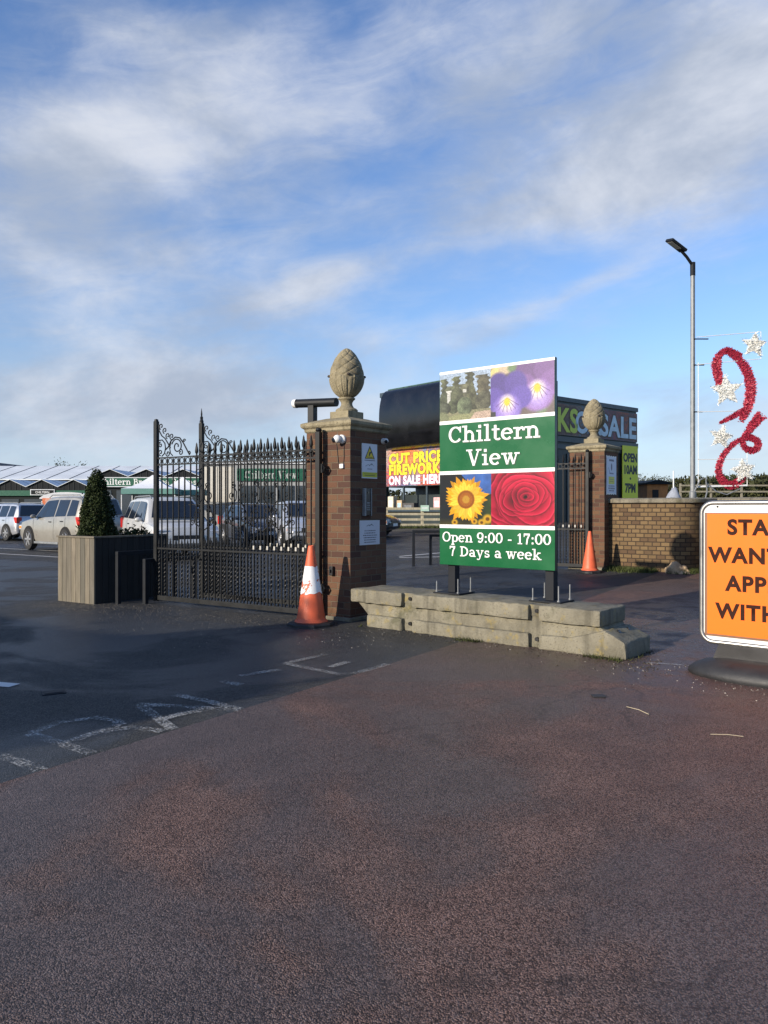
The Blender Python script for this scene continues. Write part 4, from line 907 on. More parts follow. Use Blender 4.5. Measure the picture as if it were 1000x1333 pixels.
def leaves(mb, pts, size, rnd, up=.3):
    for q in pts:
        a, b = rnd.random() * 2 * pi, rnd.uniform(-.9, .9); d = Vector((cos(a) * sqrt(1 - b * b), sin(a) * sqrt(1 - b * b), b + up)).normalized(); s = size * rnd.uniform(.6, 1.35)
        u = d.orthogonal().normalized(); u.rotate(Matrix.Rotation(rnd.random() * 6.28, 3, d)); v = d.cross(u)
        q = Vector(q); mb.add([q - u * s, q + v * s * .45, q + u * s, q - v * s * .45], [(0, 1, 2, 3)])
bc = pl0 + Vector((-.42, .27)) + Vector((.54, .84)) * .42
tbush = thing('clipped_bush', 'dark green cone clipped bush growing in the wooden planter', 'bush', (bc.x, bc.y, PLH - .09))
rnd = random.Random(12); pts = []
HB, RB = 1.13, .30
for _ in range(13000):
    h = 1 - rnd.random() ** .62; th = rnd.random() * 2 * pi
    r = RB * (1 - h) ** .50 * (1 + .22 * mnoise.noise(Vector((cos(th) * 2, sin(th) * 2, h * 6))) + .12 * mnoise.noise(Vector((cos(th) * 5, sin(th) * 5, h * 15)))) + .012 + (rnd.random() < .03) * rnd.uniform(0, .05)
    k = rnd.random() ** .35; pts.append((r * k * cos(th), r * k * sin(th), .03 + h * HB + rnd.gauss(0, .008)))
mb = MB(); leaves(mb, pts, .021, rnd); mb.build('foliage', M_leaf, tbush, fix=False)
mb = MB(); mb.tube([(0, 0, -.05), (0, 0, .4), (.01, 0, HB * .9)], [.03, .02, .005], 7); mb.build('stem', M_bark, tbush)
low = pl0 + Vector((-.42, .27)) + Vector((.54, .84)) * 1.05
tl = thing('low_plant', 'low leafy plant showing over the far end of the planter', 'plant', (low.x + .12, low.y, PLH - .09))
mb = MB(); leaves(mb, [(rnd.gauss(0, .12), rnd.gauss(0, .12), abs(rnd.gauss(.1, .05))) for _ in range(260)], .035, rnd); mb.build('foliage', M_leaf, tl, fix=False)
mb = MB()
for k in range(6): mb.tube([(0, 0, -.02), (.1 * cos(k), .1 * sin(k), .14)], .005, 5); 
mb.build('stem', M_bark, tl)

# ------------------------------------------------------------------ low black hoops
def hoop(label, a, b, h):
    a = Vector(a); b = Vector(b); d = (b - a); L = d.length
    t = thing('hoop_barrier', label, 'hoop barrier', (a.x, a.y, gz(a.x, a.y)), atan2(d.y, d.x), 'low black steel hoops'); w = .032
    for x in (0, L):
        mb = MB(); mb.box(x - w, x + w, -w, w, -.05, h - 2 * w - .001, bev=.004); mb.build('leg', M_steel, t)
    mb = MB(); mb.box(-w, L + w, -w, w, h - 2 * w, h, bev=.004); mb.build('top_bar', M_steel, t)
q = at(154, 786); hoop('black steel hoop against the dark side of the planter', (q.x, q.y), (q.x + .62, q.y + .95), .815)
q = at(189.5, 786); hoop('smaller black steel hoop between the planter and the gate', (q.x, q.y), (q.x + .55, q.y + .85), .70)
q = at(538.5, 737); hoop('larger black steel hoop behind the green sign', (q.x, q.y), (q.x + 2.1, q.y + .1), .83)
q = at(562, 737); hoop('inner black steel hoop behind the green sign', (q.x, q.y + .35), (q.x + 1.9, q.y + .45), .72)

# ------------------------------------------------------------------ curved boundary wall
wp = []
st_ = onp((P2.x, P2.y, P2.z), 0.002, .38, 0)
c1 = at(835, 742.5); c2 = at(893, 744)
ctrl = [Vector((st_.x, st_.y)), Vector((c1.x, c1.y)), Vector((c2.x, c2.y - .05)), Vector((7.05, 16.3)), Vector((7.42, 15.2)), Vector((7.45, 13.8)), Vector((7.3, 12.2)), Vector((7.2, 10.6))]
def catmull(P, n=10):
    out = []
    for i in range(len(P) - 1):
        p0, p1, p2, p3 = P[max(i - 1, 0)], P[i], P[i + 1], P[min(i + 2, len(P) - 1)]
        for k in range(n):
            t_ = k / n; out.append(.5 * ((2 * p1) + (p2 - p0) * t_ + (2 * p0 - 5 * p1 + 4 * p2 - p3) * t_ ** 2 + (3 * p1 - p0 - 3 * p2 + p3) * t_ ** 3))
    return out + [P[-1]]
cl = catmull(ctrl)
def sweep(cl, prof, name, m, parent, uv=False):
    vs = []; fs = []; n = len(prof); dist = 0; ds = []
    for i, p in enumerate(cl):
        t_ = (cl[min(i + 1, len(cl) - 1)] - cl[max(i - 1, 0)]).normalized(); nr = Vector((t_.y, -t_.x))
        if i: dist += (p - cl[i - 1]).length
        ds.append(dist); z = gz(p.x, p.y)
        for o_, h in prof: q = p + nr * o_; vs.append((q.x, q.y, z * .5 + .09 + h if h > .2 else z + h))
    for i in range(len(cl) - 1):
        for k in range(n): fs.append((i * n + k, i * n + (k + 1) % n, (i + 1) * n + (k + 1) % n, (i + 1) * n + k))
    fs += [tuple(range(n)), tuple((len(cl) - 1) * n + k for k in range(n))]
    mb = MB(); mb.add(vs, fs); o = mb.build(name, m, parent, smooth=40)
    uvl = o.data.uv_layers.new(name='UVMap').data
    for pl in o.data.polygons:
        for li in pl.loop_indices:
            vi = o.data.loops[li].vertex_index; c = o.data.vertices[vi].co; uvl[li].uv = (ds[vi // n], c.z)
    return o
tw = thing('curved_brick_wall', 'curved buff brick boundary wall with stone coping beside the far pillar', 'wall', (0, 0, 0))
WH = 1.42
sweep(cl, [(.11, -.1), (.11, WH), (-.11, WH), (-.11, -.1)], 'brickwork', M_wallb, tw)
sweep(cl, [(.17, WH + .002), (.18, WH + .07), (.12, WH + .10), (-.12, WH + .10), (-.18, WH + .07), (-.17, WH + .002)], 'coping', M_cop, tw)
# verge grass and stone at the wall foot
rnd = random.Random(4); mb = MB()
for _ in range(5200):
    k = rnd.uniform(1.5, 38); i = int(k); p = cl[i].lerp(cl[i + 1], k - i); t_ = (cl[i + 1] - cl[i]).normalized(); nr = Vector((t_.y, -t_.x))
    if mnoise.noise(Vector((p.x * 1.3, p.y * 1.3, 0))) < -.28: continue
    q = p + nr * (.13 + abs(rnd.gauss(0, .19))); z = gz(q.x, q.y); h = rnd.uniform(.03, .12); a = rnd.random() * 6.28; w = .008; l = rnd.gauss(0, .05), rnd.gauss(0, .05)
    mb.add([(q.x - w * cos(a), q.y - w * sin(a), z), (q.x + w * cos(a), q.y + w * sin(a), z), (q.x + l[0], q.y + l[1], z + h)], [(0, 1, 2)])
tag(mb.build('verge_grass', M_grass, fix=False), 'rough green grass growing along the foot of the curved wall', 'grass', kind='stuff')
q = at(884, 746); bm = bmesh.new(); bmesh.ops.create_icosphere(bm, subdivisions=4, radius=1)
for v in bm.verts:
    n_ = mnoise.noise(v.co * 1.3) * .3 + mnoise.noise(v.co * 3.1 + Vector((4, 0, 0))) * .16; v.co = Vector((v.co.x * .25 * (1 + n_), v.co.y * .2 * (1 + n_), max(-.02, v.co.z * .19 * (1 + n_ * 1.5) * (1 - .35 * v.co.x))))
me = bpy.data.meshes.new('stone'); bm.to_mesh(me); bm.free(); me.materials.append(concrete_mat('pale sandstone', (.46, .33, .20))); o = bpy.data.objects.new('stone', me); C.objects.link(o); o.location = q
tag(o, 'pale tan stone lying in the grass at the wall foot', 'stone')
# grit along the barrier, pillar and sign base
def grit(name, label, spots, n, smin, smax, m, seed):
    rnd = random.Random(seed); mb = MB()
    for _ in range(n):
        a, b, sp = rnd.choice(spots); k = rnd.random(); p = Vector(a).lerp(Vector(b), k); x = p.x + rnd.gauss(0, sp); y = p.y + rnd.gauss(0, sp); s = rnd.uniform(smin, smax) * (.6 + .8 * rnd.random())
        z = gz(x, y); R = [Vector((rnd.uniform(.6, 1.2) * s * cos(t), rnd.uniform(.6, 1.2) * s * sin(t), 0)) for t in (0, 1.25, 2.5, 3.8, 5.0)]
        vs = [(x + r.x, y + r.y, z - .002) for r in R] + [(x + r.x * .6, y + r.y * .6, z + s * .6) for r in R]
        mb.add(vs, [(i, (i + 1) % 5, 5 + (i + 1) % 5, 5 + i) for i in range(5)] + [(5, 6, 7, 8, 9)])
    tag(mb.build(name, m), label, 'grit', kind='stuff')
bw = lambda u, v: tuple(B0 + Vector((.77, -.64)) * u + Vector((.64, .77)) * v)
spots = [(bw(.3, -.05), bw(3.6, -.05), .06), (bw(3.62, -.05), bw(3.62, .7), .09), (bw(.2, -.12), bw(3.6, -.25), .16), (bw(3.7, .1), bw(3.9, -.3), .2)]
rnd = random.Random(31); mb = MB()
for _ in range(1500):
    u = rnd.uniform(.2, 3.7); v_ = -.03 - abs(rnd.gauss(0, .05)) if u < 3.62 else rnd.uniform(0, .6)
    if mnoise.noise(Vector((u * 2.3, 1.7, 0))) < .0: continue
    q = B0 + Vector((.77, -.64)) * u + Vector((.64, .77)) * v_; h = rnd.uniform(.015, .06); a = rnd.random() * 6.28; w = .006
    mb.add([(q.x - w * cos(a), q.y - w * sin(a), 0), (q.x + w * cos(a), q.y + w * sin(a), 0), (q.x + rnd.gauss(0, .025), q.y + rnd.gauss(0, .025), h)], [(0, 1, 2)])
tag(mb.build('low_weeds', leaf_mat('dull moss and weed', (.035, .042, .014), .5), fix=False), 'low moss and weeds growing along the foot of the concrete barrier', 'weeds', kind='stuff')
grit('dark_debris', 'dark grit and dead leaves gathered along the foot of the concrete barrier', spots, 1000, .003, .011, mat('leaf mould', (.035, .026, .015), .9, var=.6, scale=14), 1)
grit('pale_grit', 'scattered pale stone chips on the asphalt near gate, barrier and orange sign', spots + [((-3.6, 11.6), (-1.0, 9.9), .35), ((-4.6, 11.5), (-3.2, 11.5), .25), ((-.9, 9.0), (.1, 8.7), .3), ((2.7, 6.6), (3.4, 6.2), .18), ((2.3, 7.0), (2.9, 6.2), .35), ((-3, 9.4), (-.6, 9.3), .5)], 560, .0025, .007, mat('pale chippings', (.34, .31, .26), .85, var=.3, scale=11), 2)
grit('gravel_band', 'band of fine pale gravel on the tarmac along the foot of planter and gate', [((-5.3, 11.9), (-3.6, 11.6), .22), ((-3.7, 11.7), (-1.2, 10.1), .20), ((-4.6, 11.3), (-1.6, 9.9), .35)], 2600, .002, .0055, mat('brown gravel', (.20, .17, .125), .95, var=.5, scale=25), 5)
for (a, b, lab) in (((816, 921), (845, 931), 'thin pale straw lying on the road right of centre'), ((925, 957), (968, 960), 'pale straw lying on the road below the orange sign base')):
    A, B = at(*a), at(*b); mb = MB(); mb.tube([A + Vector((0, 0, .006)), A.lerp(B, .5) + Vector((.01, 0, .011)), B + Vector((0, 0, .006))], .0026, 5); tag(mb.build('straw', mat('dry straw', (.36, .30, .2), .8)), lab, 'straw')
q = at(70, 902); tdr = thing('drain_cover', 'small square metal cover set in the dark asphalt at the left', 'drain cover', (q.x, q.y, 0), .5)
mb = MB(); mb.box(-.09, .09, -.07, .07, -.02, .008, bev=.004); mb.build('frame', M_steel, tdr); mb = MB(); mb.box(-.07, .07, -.05, .05, .0085, .012, bev=.001); mb.build('lid', M_steel, tdr)
q = at(779, 907); mb = MB(); mb.box(-.05, .05, -.04, .04, 0, .012, bev=.004); o = mb.build('tar_lump', M_rub); o.location = q; tag(o, 'small dark lump lying on the road in front of the barrier', 'lump')
# ------------------------------------------------------------------ cars
def paint(name, c, metal=.35): return mat('car paint ' + name, c, .32, metal, var=.06, scale=2, coat=.6, dirt=(.16, .14, .11), dscale=2.2, damt=.25)
def lerp_st(ST, x):
    for a, b in zip(ST[:-1], ST[1:]):
        if a[0] <= x <= b[0]: k = (x - a[0]) / (b[0] - a[0]); return [p + (q - p) * k for p, q in zip(a, b)]
    return list(ST[0] if x < ST[0][0] else ST[-1])
SUV = [(-2.25, .50, .78, .84, .74, .90), (-2.21, .38, .87, 1.00, .80, 1.06), (-2.14, .33, .92, 1.08, .78, 1.16), (-1.98, .30, .94, 1.09, .68, 1.66), (-1.85, .28, .945, 1.09, .67, 1.70), (-1.5, .26, .95, 1.08, .66, 1.73), (-.3, .24, .95, 1.05, .66, 1.74), (.30, .24, .95, 1.03, .66, 1.71), (.45, .24, .95, 1.02, .67, 1.65), (1.12, .26, .95, 1.00, .84, 1.05), (1.5, .28, .945, .97, .82, 1.03), (1.95, .31, .93, .90, .78, .97), (2.15, .36, .87, .80, .72, .88), (2.24, .45, .76, .66, .62, .72)]
HATCH = [(-2.05, .50, .76, .80, .72, .86), (-2.0, .36, .84, .94, .78, 1.0), (-1.92, .31, .88, 1.0, .74, 1.10), (-1.62, .28, .90, 1.0, .62, 1.44), (-1.4, .26, .90, 1.0, .61, 1.48), (-.4, .22, .90, .97, .61, 1.52), (.15, .22, .90, .95, .61, 1.50), (.35, .22, .90, .94, .62, 1.45), (1.15, .24, .90, .92, .78, .97), (1.5, .26, .89, .87, .76, .93), (1.85, .30, .86, .78, .72, .84), (2.02, .36, .80, .68, .66, .74), (2.1, .45, .68, .58, .56, .62)]
M_arch = mat('black wheel arch liner', (.008, .008, .008), .9)
M_tail = mat('red tail lamp', (.45, .02, .015), .15, coat=.5); M_head = mat('clear head lamp', (.62, .64, .66), .1, .3, coat=.6); M_amber = mat('amber lamp', (.75, .25, .04), .2)
M_yplate = mat('yellow number plate', (.75, .58, .08), .4)
def car(name, label, loc, fwd, pm, ST=SUV, s=1.0, rails=True):
    x_, y_ = loc; t = thing(name, label, 'car', (x_, y_, gz(x_, y_) + .01), atan2(fwd[1], fwd[0]), 'parked cars'); t.scale = s if isinstance(s, tuple) else (s, s, s)
    vs = []; fs = []
    for (x, zb, w, zl, wt, zt) in ST:
        half = [(w * .55, zb), (w * .94, zb + .01), (w, zb + .14), (w * 1.005, (zb + zl) * .52), (w * .985, zl - .06), (w * .965, zl), (wt + (w * .965 - wt) * .06, zt - .045 if zt - zl > .1 else zl + (zt - zl) * .5), (wt * .88, zt), (wt * .45, zt + .012)]
        ringp = [(x, y, z) for y, z in half] + [(x, -y, z) for y, z in half[::-1]]; vs += ringp
    n = 18
    for i in range(len(ST) - 1):
        for k in range(n): fs.append((i * n + k, i * n + (k + 1) % n, (i + 1) * n + (k + 1) % n, (i + 1) * n + k))
    fs += [tuple(range(n)), tuple((len(ST) - 1) * n + k for k in range(n))]
    mb = MB(); mb.add(vs, fs); body = mb.build('body', pm, t, smooth=32)
    def side(xb, zk, xt, zk2, s_):
        def pt(x, k):
            q = lerp_st(ST, x); zt = q[5] - .045; wt = q[4] + (q[2] * .965 - q[4]) * .06; return Vector((x, s_ * (q[2] * .965 + (wt - q[2] * .965) * k + .008), q[3] + (zt - q[3]) * k))
        return pt
    R0 = ST[3][0]; roofF = [q for q in ST if q[5] - q[3] > .4][-1][0]; wsb = [q for q in ST if q[5] - q[3] < .2 and q[0] > 0][0][0]
    L_ = roofF - R0
    wins = [(R0 + .05, R0 + .14, R0 + .26 * L_, R0 + .26 * L_), (R0 + .30 * L_, R0 + .30 * L_, R0 + .60 * L_, R0 + .60 * L_), (R0 + .635 * L_, R0 + .635 * L_, wsb - .20, roofF - .02)]
    for s_ in (1, -1):
        for k, (b0, t0, b1, t1) in enumerate(wins):
            pt = side(0, 0, 0, 0, s_); mb = MB(); N = 6; row = []
            for i in range(N + 1):
                f = i / N; xb = b0 + (b1 - b0) * f; xt = t0 + (t1 - t0) * f
                B = pt(xb, .07); Tp = pt(xt, .90); 
                if xb > roofF: 
                    q = lerp_st(ST, roofF); B = Vector((xb, s_ * (lerp_st(ST, xb)[2] * .965 + .008), lerp_st(ST, xb)[3] + .03))
                row.append((B, Tp))
            vs2 = [p[0][:] for p in row] + [p[1][:] for p in row]; mb.add(vs2, [(i, i + 1, N + 2 + i, N + 1 + i) for i in range(N)]); mb.build('side_window', M_glass, t, fix=False)
        mb = MB(); mb.lathe([(.0, -.07), (.06, -.05), (.085, 0), (.06, .05), (0, .07)], 12, (0, 0, 0), sy=1.3, caps=False); o = mb.build('mirror', pm, t, smooth=60); o.location = (wsb - .33, s_ * (lerp_st(ST, .3)[2] + .10), lerp_st(ST, .3)[3] + .07); o.scale = (.9, 1, 1)
        for xg in (R0 + .285 * L_, R0 + .615 * L_, wsb - .12):
            q = lerp_st(ST, xg); zm = (q[1] + q[3]) * .52; mb = MB(); e = .006
            P_ = [(q[2] + .003, q[1] + .14), (q[2] * 1.005 + .003, zm), (q[2] * .985 + .003, q[3] - .06), (q[2] * .965 + .004, q[3])]
            mb.add([(xg + d_, s_ * y_, z_) for y_, z_ in P_ for d_ in (-e, e)], [(2 * i, 2 * i + 1, 2 * i + 3, 2 * i + 2) for i in range(3)]); mb.build('door_gap', M_black, t, fix=False)
        for xh in (R0 + .38 * L_, R0 + .72 * L_):
            q = lerp_st(ST, xh); mb = MB(); mb.box(xh - .09, xh + .09, s_ * q[2] * .985, s_ * (q[2] * .985 + .025), q[3] - .13, q[3] - .10); mb.build('door_handle', M_black, t)
        q = ST[1]; f = ST[-2]
        mb = MB(); mb.box(ST[1][0] - .03, ST[3][0] + .02, s_ * (q[2] - .20), s_ * (q[2] + .055), q[3] - .18, q[3] + .10, bev=.02); mb.build('tail_light', M_tail, t)
        mb = MB(); mb.box(f[0] - .28, f[0] + .045, s_ * (f[2] - .28), s_ * (f[2] + .035), f[3] - .14, f[3] + .015, bev=.025); mb.build('headlight', M_head, t)
        mb = MB(); mb.box(f[0] - .20, f[0] + .03, s_ * (f[2] + .0), s_ * (f[2] + .042), f[3] - .10, f[3] - .02, bev=.008); mb.build('indicator', M_amber, t)
        if rails:
            mb = MB(); mb.tube([(R0 + .15, s_ * .60, ST[4][5] + .0), (R0 + .3, s_ * .60, ST[5][5] + .05), (roofF - .2, s_ * .60, ST[6][5] + .05), (roofF, s_ * .6, ST[7][5] + .0)], .018, 6); mb.build('roof_rail', M_galv, t)
    # screens
    mb = MB(); a = lerp_st(ST, roofF + .04); b = lerp_st(ST, wsb - .06)
    mb.quad((roofF + .06, a[4] * .84, a[5] + .002), (roofF + .06, -a[4] * .84, a[5] + .002), (wsb - .02, -b[4] * .92, b[5] + .03), (wsb - .02, b[4] * .92, b[5] + .03)); o = mb.build('windscreen', M_glass, t)
    dz = Vector((.022, 0, .022)); o.location = dz
    a = ST[3]; b = ST[2]; mb = MB(); mb.quad((a[0] - .015, a[4] * .86, a[5] - .03), (a[0] - .015, -a[4] * .86, a[5] - .03), (b[0] - .02, -b[4] * .93, b[5] + .0), (b[0] - .02, b[4] * .93, b[5] + .0)); mb.build('rear_screen', M_glass, t).location = (-.03, 0, .012)
    wb = 1.33 * (ST[-1][0] / 2.24); r = .365 * (ST[-1][0] / 2.24) ** .5; w0 = lerp_st(ST, 0)[2]
    for x in (wb, -wb):
        for s_ in (1, -1):
            mb = MB(); pts = [(r + .065) * Vector((cos(a_), sin(a_))) for a_ in np.linspace(-.35, pi + .35, 20)]
            mb.prism([(x + p.x, r + p.y) for p in pts], s_ * (w0 - .15), s_ * (w0 + .012)); mb.build('wheel_arch', M_arch, t)
            mb = MB(); mb.lathe([(r * .62, -.11), (r * .93, -.11), (r, -.07), (r, .07), (r * .93, .11), (r * .66, .11), (r * .62, .08)], 28, caps=True); o = mb.build('wheel', M_rubber, t, smooth=35); o.rotation_euler = (pi / 2, 0, 0); o.location = (x, s_ * (w0 - .075), r)
            mb = MB(); mb.lathe([(r * .66, .0), (r * .64, .01), (r * .58, -.03)], 28, caps=False)
            for k in range(6):
                a_ = k * pi / 3; c_, d_ = cos(a_), sin(a_); mb.add([(c_ * .04 - d_ * .035, d_ * .04 + c_ * .035, 0), (c_ * .04 + d_ * .035, d_ * .04 - c_ * .035, 0), (c_ * r * .63 + d_ * .022, d_ * r * .63 - c_ * .022, 0), (c_ * r * .63 - d_ * .022, d_ * r * .63 + c_ * .022, 0)], [(0, 1, 2, 3)])
            mb.lathe([(.06, -.005), (.05, .012), (0, .015)], 12); rim = mb.build('rim', M_alloy, o, fix=False); rim.location = (0, 0, -s_ * .112); rim.rotation_euler = (0 if s_ < 0 else pi, 0, 0)
    f = ST[-1]; mb = MB(); mb.box(f[0] - .06, f[0] + .012, -.42, .42, f[1] + .10, f[1] + .23, bev=.01); mb.build('grille', M_black, t)
    mb = MB(); mb.box(f[0] + .013, f[0] + .02, -.26, .26, f[1] + .01, f[1] + .12); mb.build('front_plate', M_white, t)
    q = ST[0]; mb = MB(); mb.box(q[0] - .02, q[0] + .02, -.26, .26, q[3] - .14, q[3] - .03); mb.build('rear_plate', M_yplate, t)
    mb = MB(); mb.box(q[0] - .035, q[0] + .15, -.80, .80, q[1] - .06, q[1] + .14, bev=.02); mb.build('rear_bumper', M_black, t)
    for s_ in (1, -1):
        mb = MB(); mb.box(-wb + r + .1, wb - r - .1, s_ * (w0 - .02), s_ * (w0 + .035), .23, .30, bev=.012); mb.build('sill', M_black if not rails else M_galv, t)
    return t
car('parked_car', 'champagne boxy off-road car with silver side step, left of the clipped bush', (-11.05, 27.2), (-.80, .60), paint('champagne', (.33, .31, .265)), s=(.88, 1.0, 1.08))
car('parked_car', 'silver car with red tail light cut by the left edge of the photo', (-17.6, 36.3), (-.80, .60), paint('silver', (.50, .51, .54), .6), s=.97)
car('parked_car', 'white car facing the gate just right of the clipped bush', (-6.6, 23.5), (.50, -.866), paint('white', (.50, .50, .485), .05), s=1.02)
car('parked_car', 'dark grey car seen through the middle of the gate', (-4.55, 27.6), (.45, -.89), paint('grey', (.10, .11, .13), .5), HATCH, rails=False)
car('parked_car', 'pale silver car seen through the gate nearest to the brick pillar', (-2.75, 25.6), (.30, -.95), paint('pale silver', (.58, .60, .64), .5), HATCH, rails=False)
car('parked_car', 'black car with its nose showing past the right of the near pillar', (-1.55, 30.2), (.94, -.34), paint('black', (.012, .013, .018), .2), HATCH, rails=False)

# ------------------------------------------------------------------ garden centre buildings
M_roofg = mat('pale glasshouse roof', (.62, .65, .66), .55, var=.12, scale=.5); M_gable = mat('dark glasshouse gable', (.014, .016, .018), .6, var=.3, scale=1.5, spec=.12)
M_fascia = mat('green shop fascia', (.008, .085, .045), .4, var=.1); M_dkwall = mat('dark shop front', (.014, .017, .018), .6, var=.4, scale=.8, spec=.12)
M_pane = mat('shop window glass', (.03, .04, .05), .08, spec=.8); M_greyw = mat('grey cladding', (.27, .28, .28), .6, var=.15, scale=1.2); M_beige = mat('beige panel', (.50, .47, .40), .6, var=.1)
M_bar = mat('white glazing bar', (.55, .57, .58), .5)
def glasshouse(name, label, x0, x1, y, depth, zb, ze, zp, ng, fascia, sign=None):
    t = thing(name, label, 'building', (0, 0, 0)); w = (x1 - x0) / ng
    mb = MB(); mb.box(x0, x1, y, y + depth, 0, zb); mb.build('wall', M_dkwall, t)
    for i in range(ng):
        a = x0 + i * w; b = a + w; c = (a + b) / 2
        mb = MB(); mb.add([(a, y + .02, zb), (b, y + .02, zb), (b, y + .02, ze), (c, y + .02, zp), (a, y + .02, ze)], [(0, 1, 2, 3, 4)]); gb = mb.build('gable', M_gable, t)
        mb = MB()
        for k in range(1, 6):
            x = a + w * k / 6; mb.box(x - .015, x + .015, y - .012, y + .015, zb + .003, ze + (zp - ze) * (1 - abs(x - c) / (w / 2)) - .02)
        mb.build('glazing_bar', mat('dark glazing bar', (.035, .04, .042), .6, spec=.2), gb)
        for (xa, za, xb, zb_) in ((a, ze, c, zp), (c, zp, b, ze)):
            mb = MB(); d = .04; mb.add([(xa, y - .12, za), (xb, y - .12, zb_), (xb, y + depth, zb_), (xa, y + depth, za), (xa, y - .12, za + d), (xb, y - .12, zb_ + d), (xb, y + depth, zb_ + d), (xa, y + depth, za + d)], [(0, 1, 2, 3), (7, 6, 5, 4), (0, 4, 5, 1), (1, 5, 6, 2), (2, 6, 7, 3), (3, 7, 4, 0)]); rf = mb.build('roof', M_roofg, t)
            mb = MB()
            for k in range(1, 9):
                yy = y + depth * k / 9; mb.add([(xa, yy - .03, za + d + .01), (xb, yy - .03, zb_ + d + .01), (xb, yy + .03, zb_ + d + .01), (xa, yy + .03, za + d + .01)], [(0, 1, 2, 3)])
            mb.build('roof_bar', M_gable, rf)
    mb = MB(); mb.box(x0 - .02, x1 + .02, y - .18, y - .02, fascia[0], fascia[1]); mb.build('fascia', M_fascia, t)
    k = int((x1 - x0) / 1.6)
    for i in range(k):
        a = x0 + (x1 - x0) * (i + .12) / k; b = x0 + (x1 - x0) * (i + .88) / k; mb = MB(); mb.box(a, b, y - .03, y + .01, .5, fascia[0] - .25); mb.build('window', M_pane, t)
    return t
YA = 60.0
def bx(px, Y): return (px - 500) / 1000 * Y
def bz(py, Y): return 1.5 + (661 - py) / 1000 * Y
tA = glasshouse('glasshouse', 'low glasshouse with zigzag roof and dark front behind the champagne car', bx(-90, YA), bx(117, YA), YA, 14, bz(638, YA), bz(634, YA), bz(624.5, YA), 5, (bz(645.5, YA), bz(638.5, YA)))
tt = thing('shop_sign', 'small framed dark sign reading Chiltern on the low glasshouse front', 'sign', (bx(57, YA), YA - .20, bz(641, YA)))
mb = MB(); mb.box(-.95, .95, -.05, 0, -.22, .24); mb.build('frame', M_bar, tt); mb = MB(); mb.box(-.88, .88, -.062, -.051, -.16, .18); mb.build('panel', M_dkwall, tt); sans('CHILTERN', .17, 0, -.08, -.064, 'lettering', M_lett, tt, sx=.95, bold=.01)
# taller pale roof behind
tB = thing('glasshouse', 'long pale glass roof rising behind the low zigzag glasshouse', 'building', (0, 0, 0))
y0, y1, y2 = 76, 84, 92; a, b = bx(-60, 76), bx(300, 76)
mb = MB(); mb.box(a, b, y0 + .2, y2 - .2, 0, 4.3); mb.build('wall', M_gable, tB)
mb = MB(); mb.prism([(y0, 4.35), (y1, bz(606.5, y1)), (y2, 4.35), (y2, 4.25), (y0, 4.25)], a, b, axis='x'); rf = mb.build('roof', M_roofg, tB)
mb = MB(); 
for k in range(1, 12):
    x = a + (b - a) * k / 12; zr = bz(606.5, y1); mb.add([(x - .05, y0, 4.37), (x + .05, y0, 4.37), (x + .05, y1, zr + .02), (x - .05, y1, zr + .02)], [(0, 1, 2, 3)])
mb.build('roof_bar', M_gable, rf)
tD = thing('barn', 'dark low pitched barn roof at the far left behind the glasshouses', 'building', (0, 0, 0)); a, b = bx(-150, 100), bx(30, 100)
mb = MB(); mb.box(a, b - 1, 100, 118, 0, 5.2); mb.build('wall', M_dkwall, tD); mb = MB(); mb.prism([(a, 5.21), (b, 5.21), (b, 5.5), (bx(-5, 100), bz(602, 100)), (a, bz(602, 100))], 99.6, 118.4); mb.build('roof', mat('dark sheet roof', (.045, .045, .05), .6, var=.2), tD)
YB = 58.0
tC = glasshouse('glasshouse', 'glasshouse cafe with three gables over its long green fascia sign', bx(120, YB), bx(262, YB), YB, 16, bz(634, YB), bz(620.5, YB), bz(611, YB), 3, (bz(634, YB), bz(621.5, YB)))
tt = thing('cafe_sign', 'long green sign reading Chiltern Brew Tea Rooms above the white tents', 'sign', (0, 0, 0))
mb = MB(); mb.box(bx(120, YB), bx(261, YB), YB - .24, YB - .185, bz(634, YB) + .03, bz(621.5, YB) - .02); mb.build('panel', M_fascia, tt)
slab('Chiltern Brew Tea Rooms', .46, bx(194, YB), bz(632, YB) + .05, YB - .245, 'lettering', M_lett, tt, sx=1.03)
mb = MB(); zb0, zb1 = bz(634, YB) + .03, bz(621.5, YB) - .02
for z in (zb0, zb1): mb.box(bx(119.6, YB), bx(261.4, YB), YB - .26, YB - .20, z - .03, z + .03)
for x in (119.6, 261.4): mb.box(bx(x, YB) - .03, bx(x, YB) + .03, YB - .26, YB - .20, zb0 + .031, zb1 - .031)
mb.build('border', M_bar, tt)
YC = 52.0
tE = thing('shop_building', 'grey clad shop building with beige panels behind the gate', 'building', (0, 0, 0))
mb = MB(); mb.box(bx(263, YC), bx(468, YC), YC, YC + 14, 0, bz(604, YC)); mb.build('wall', M_greyw, tE)
for k, (a, b) in enumerate(((264, 273), (274, 283), (284, 293), (294, 304))):
    mb = MB(); mb.box(bx(a, YC), bx(b, YC), YC - .05, YC - .001, 1.9, bz(608, YC)); mb.build('beige_panel', M_beige, tE)
for k in range(6):
    a = bx(312 + k * 25, YC); mb = MB(); mb.box(a, a + 1.1, YC - .04, YC - .001, .8, 3.0); mb.build('window', M_pane, tE)
mb = MB(); mb.box(bx(262, YC), bx(469, YC), YC - .12, YC + 14, bz(604, YC) + .002, bz(604, YC) + .18); mb.build('roof_edge', M_bar, tE)
tt = thing('shop_sign', 'green sign reading Chiltern View on the grey shop seen through the gate', 'sign', (0, 0, 0))
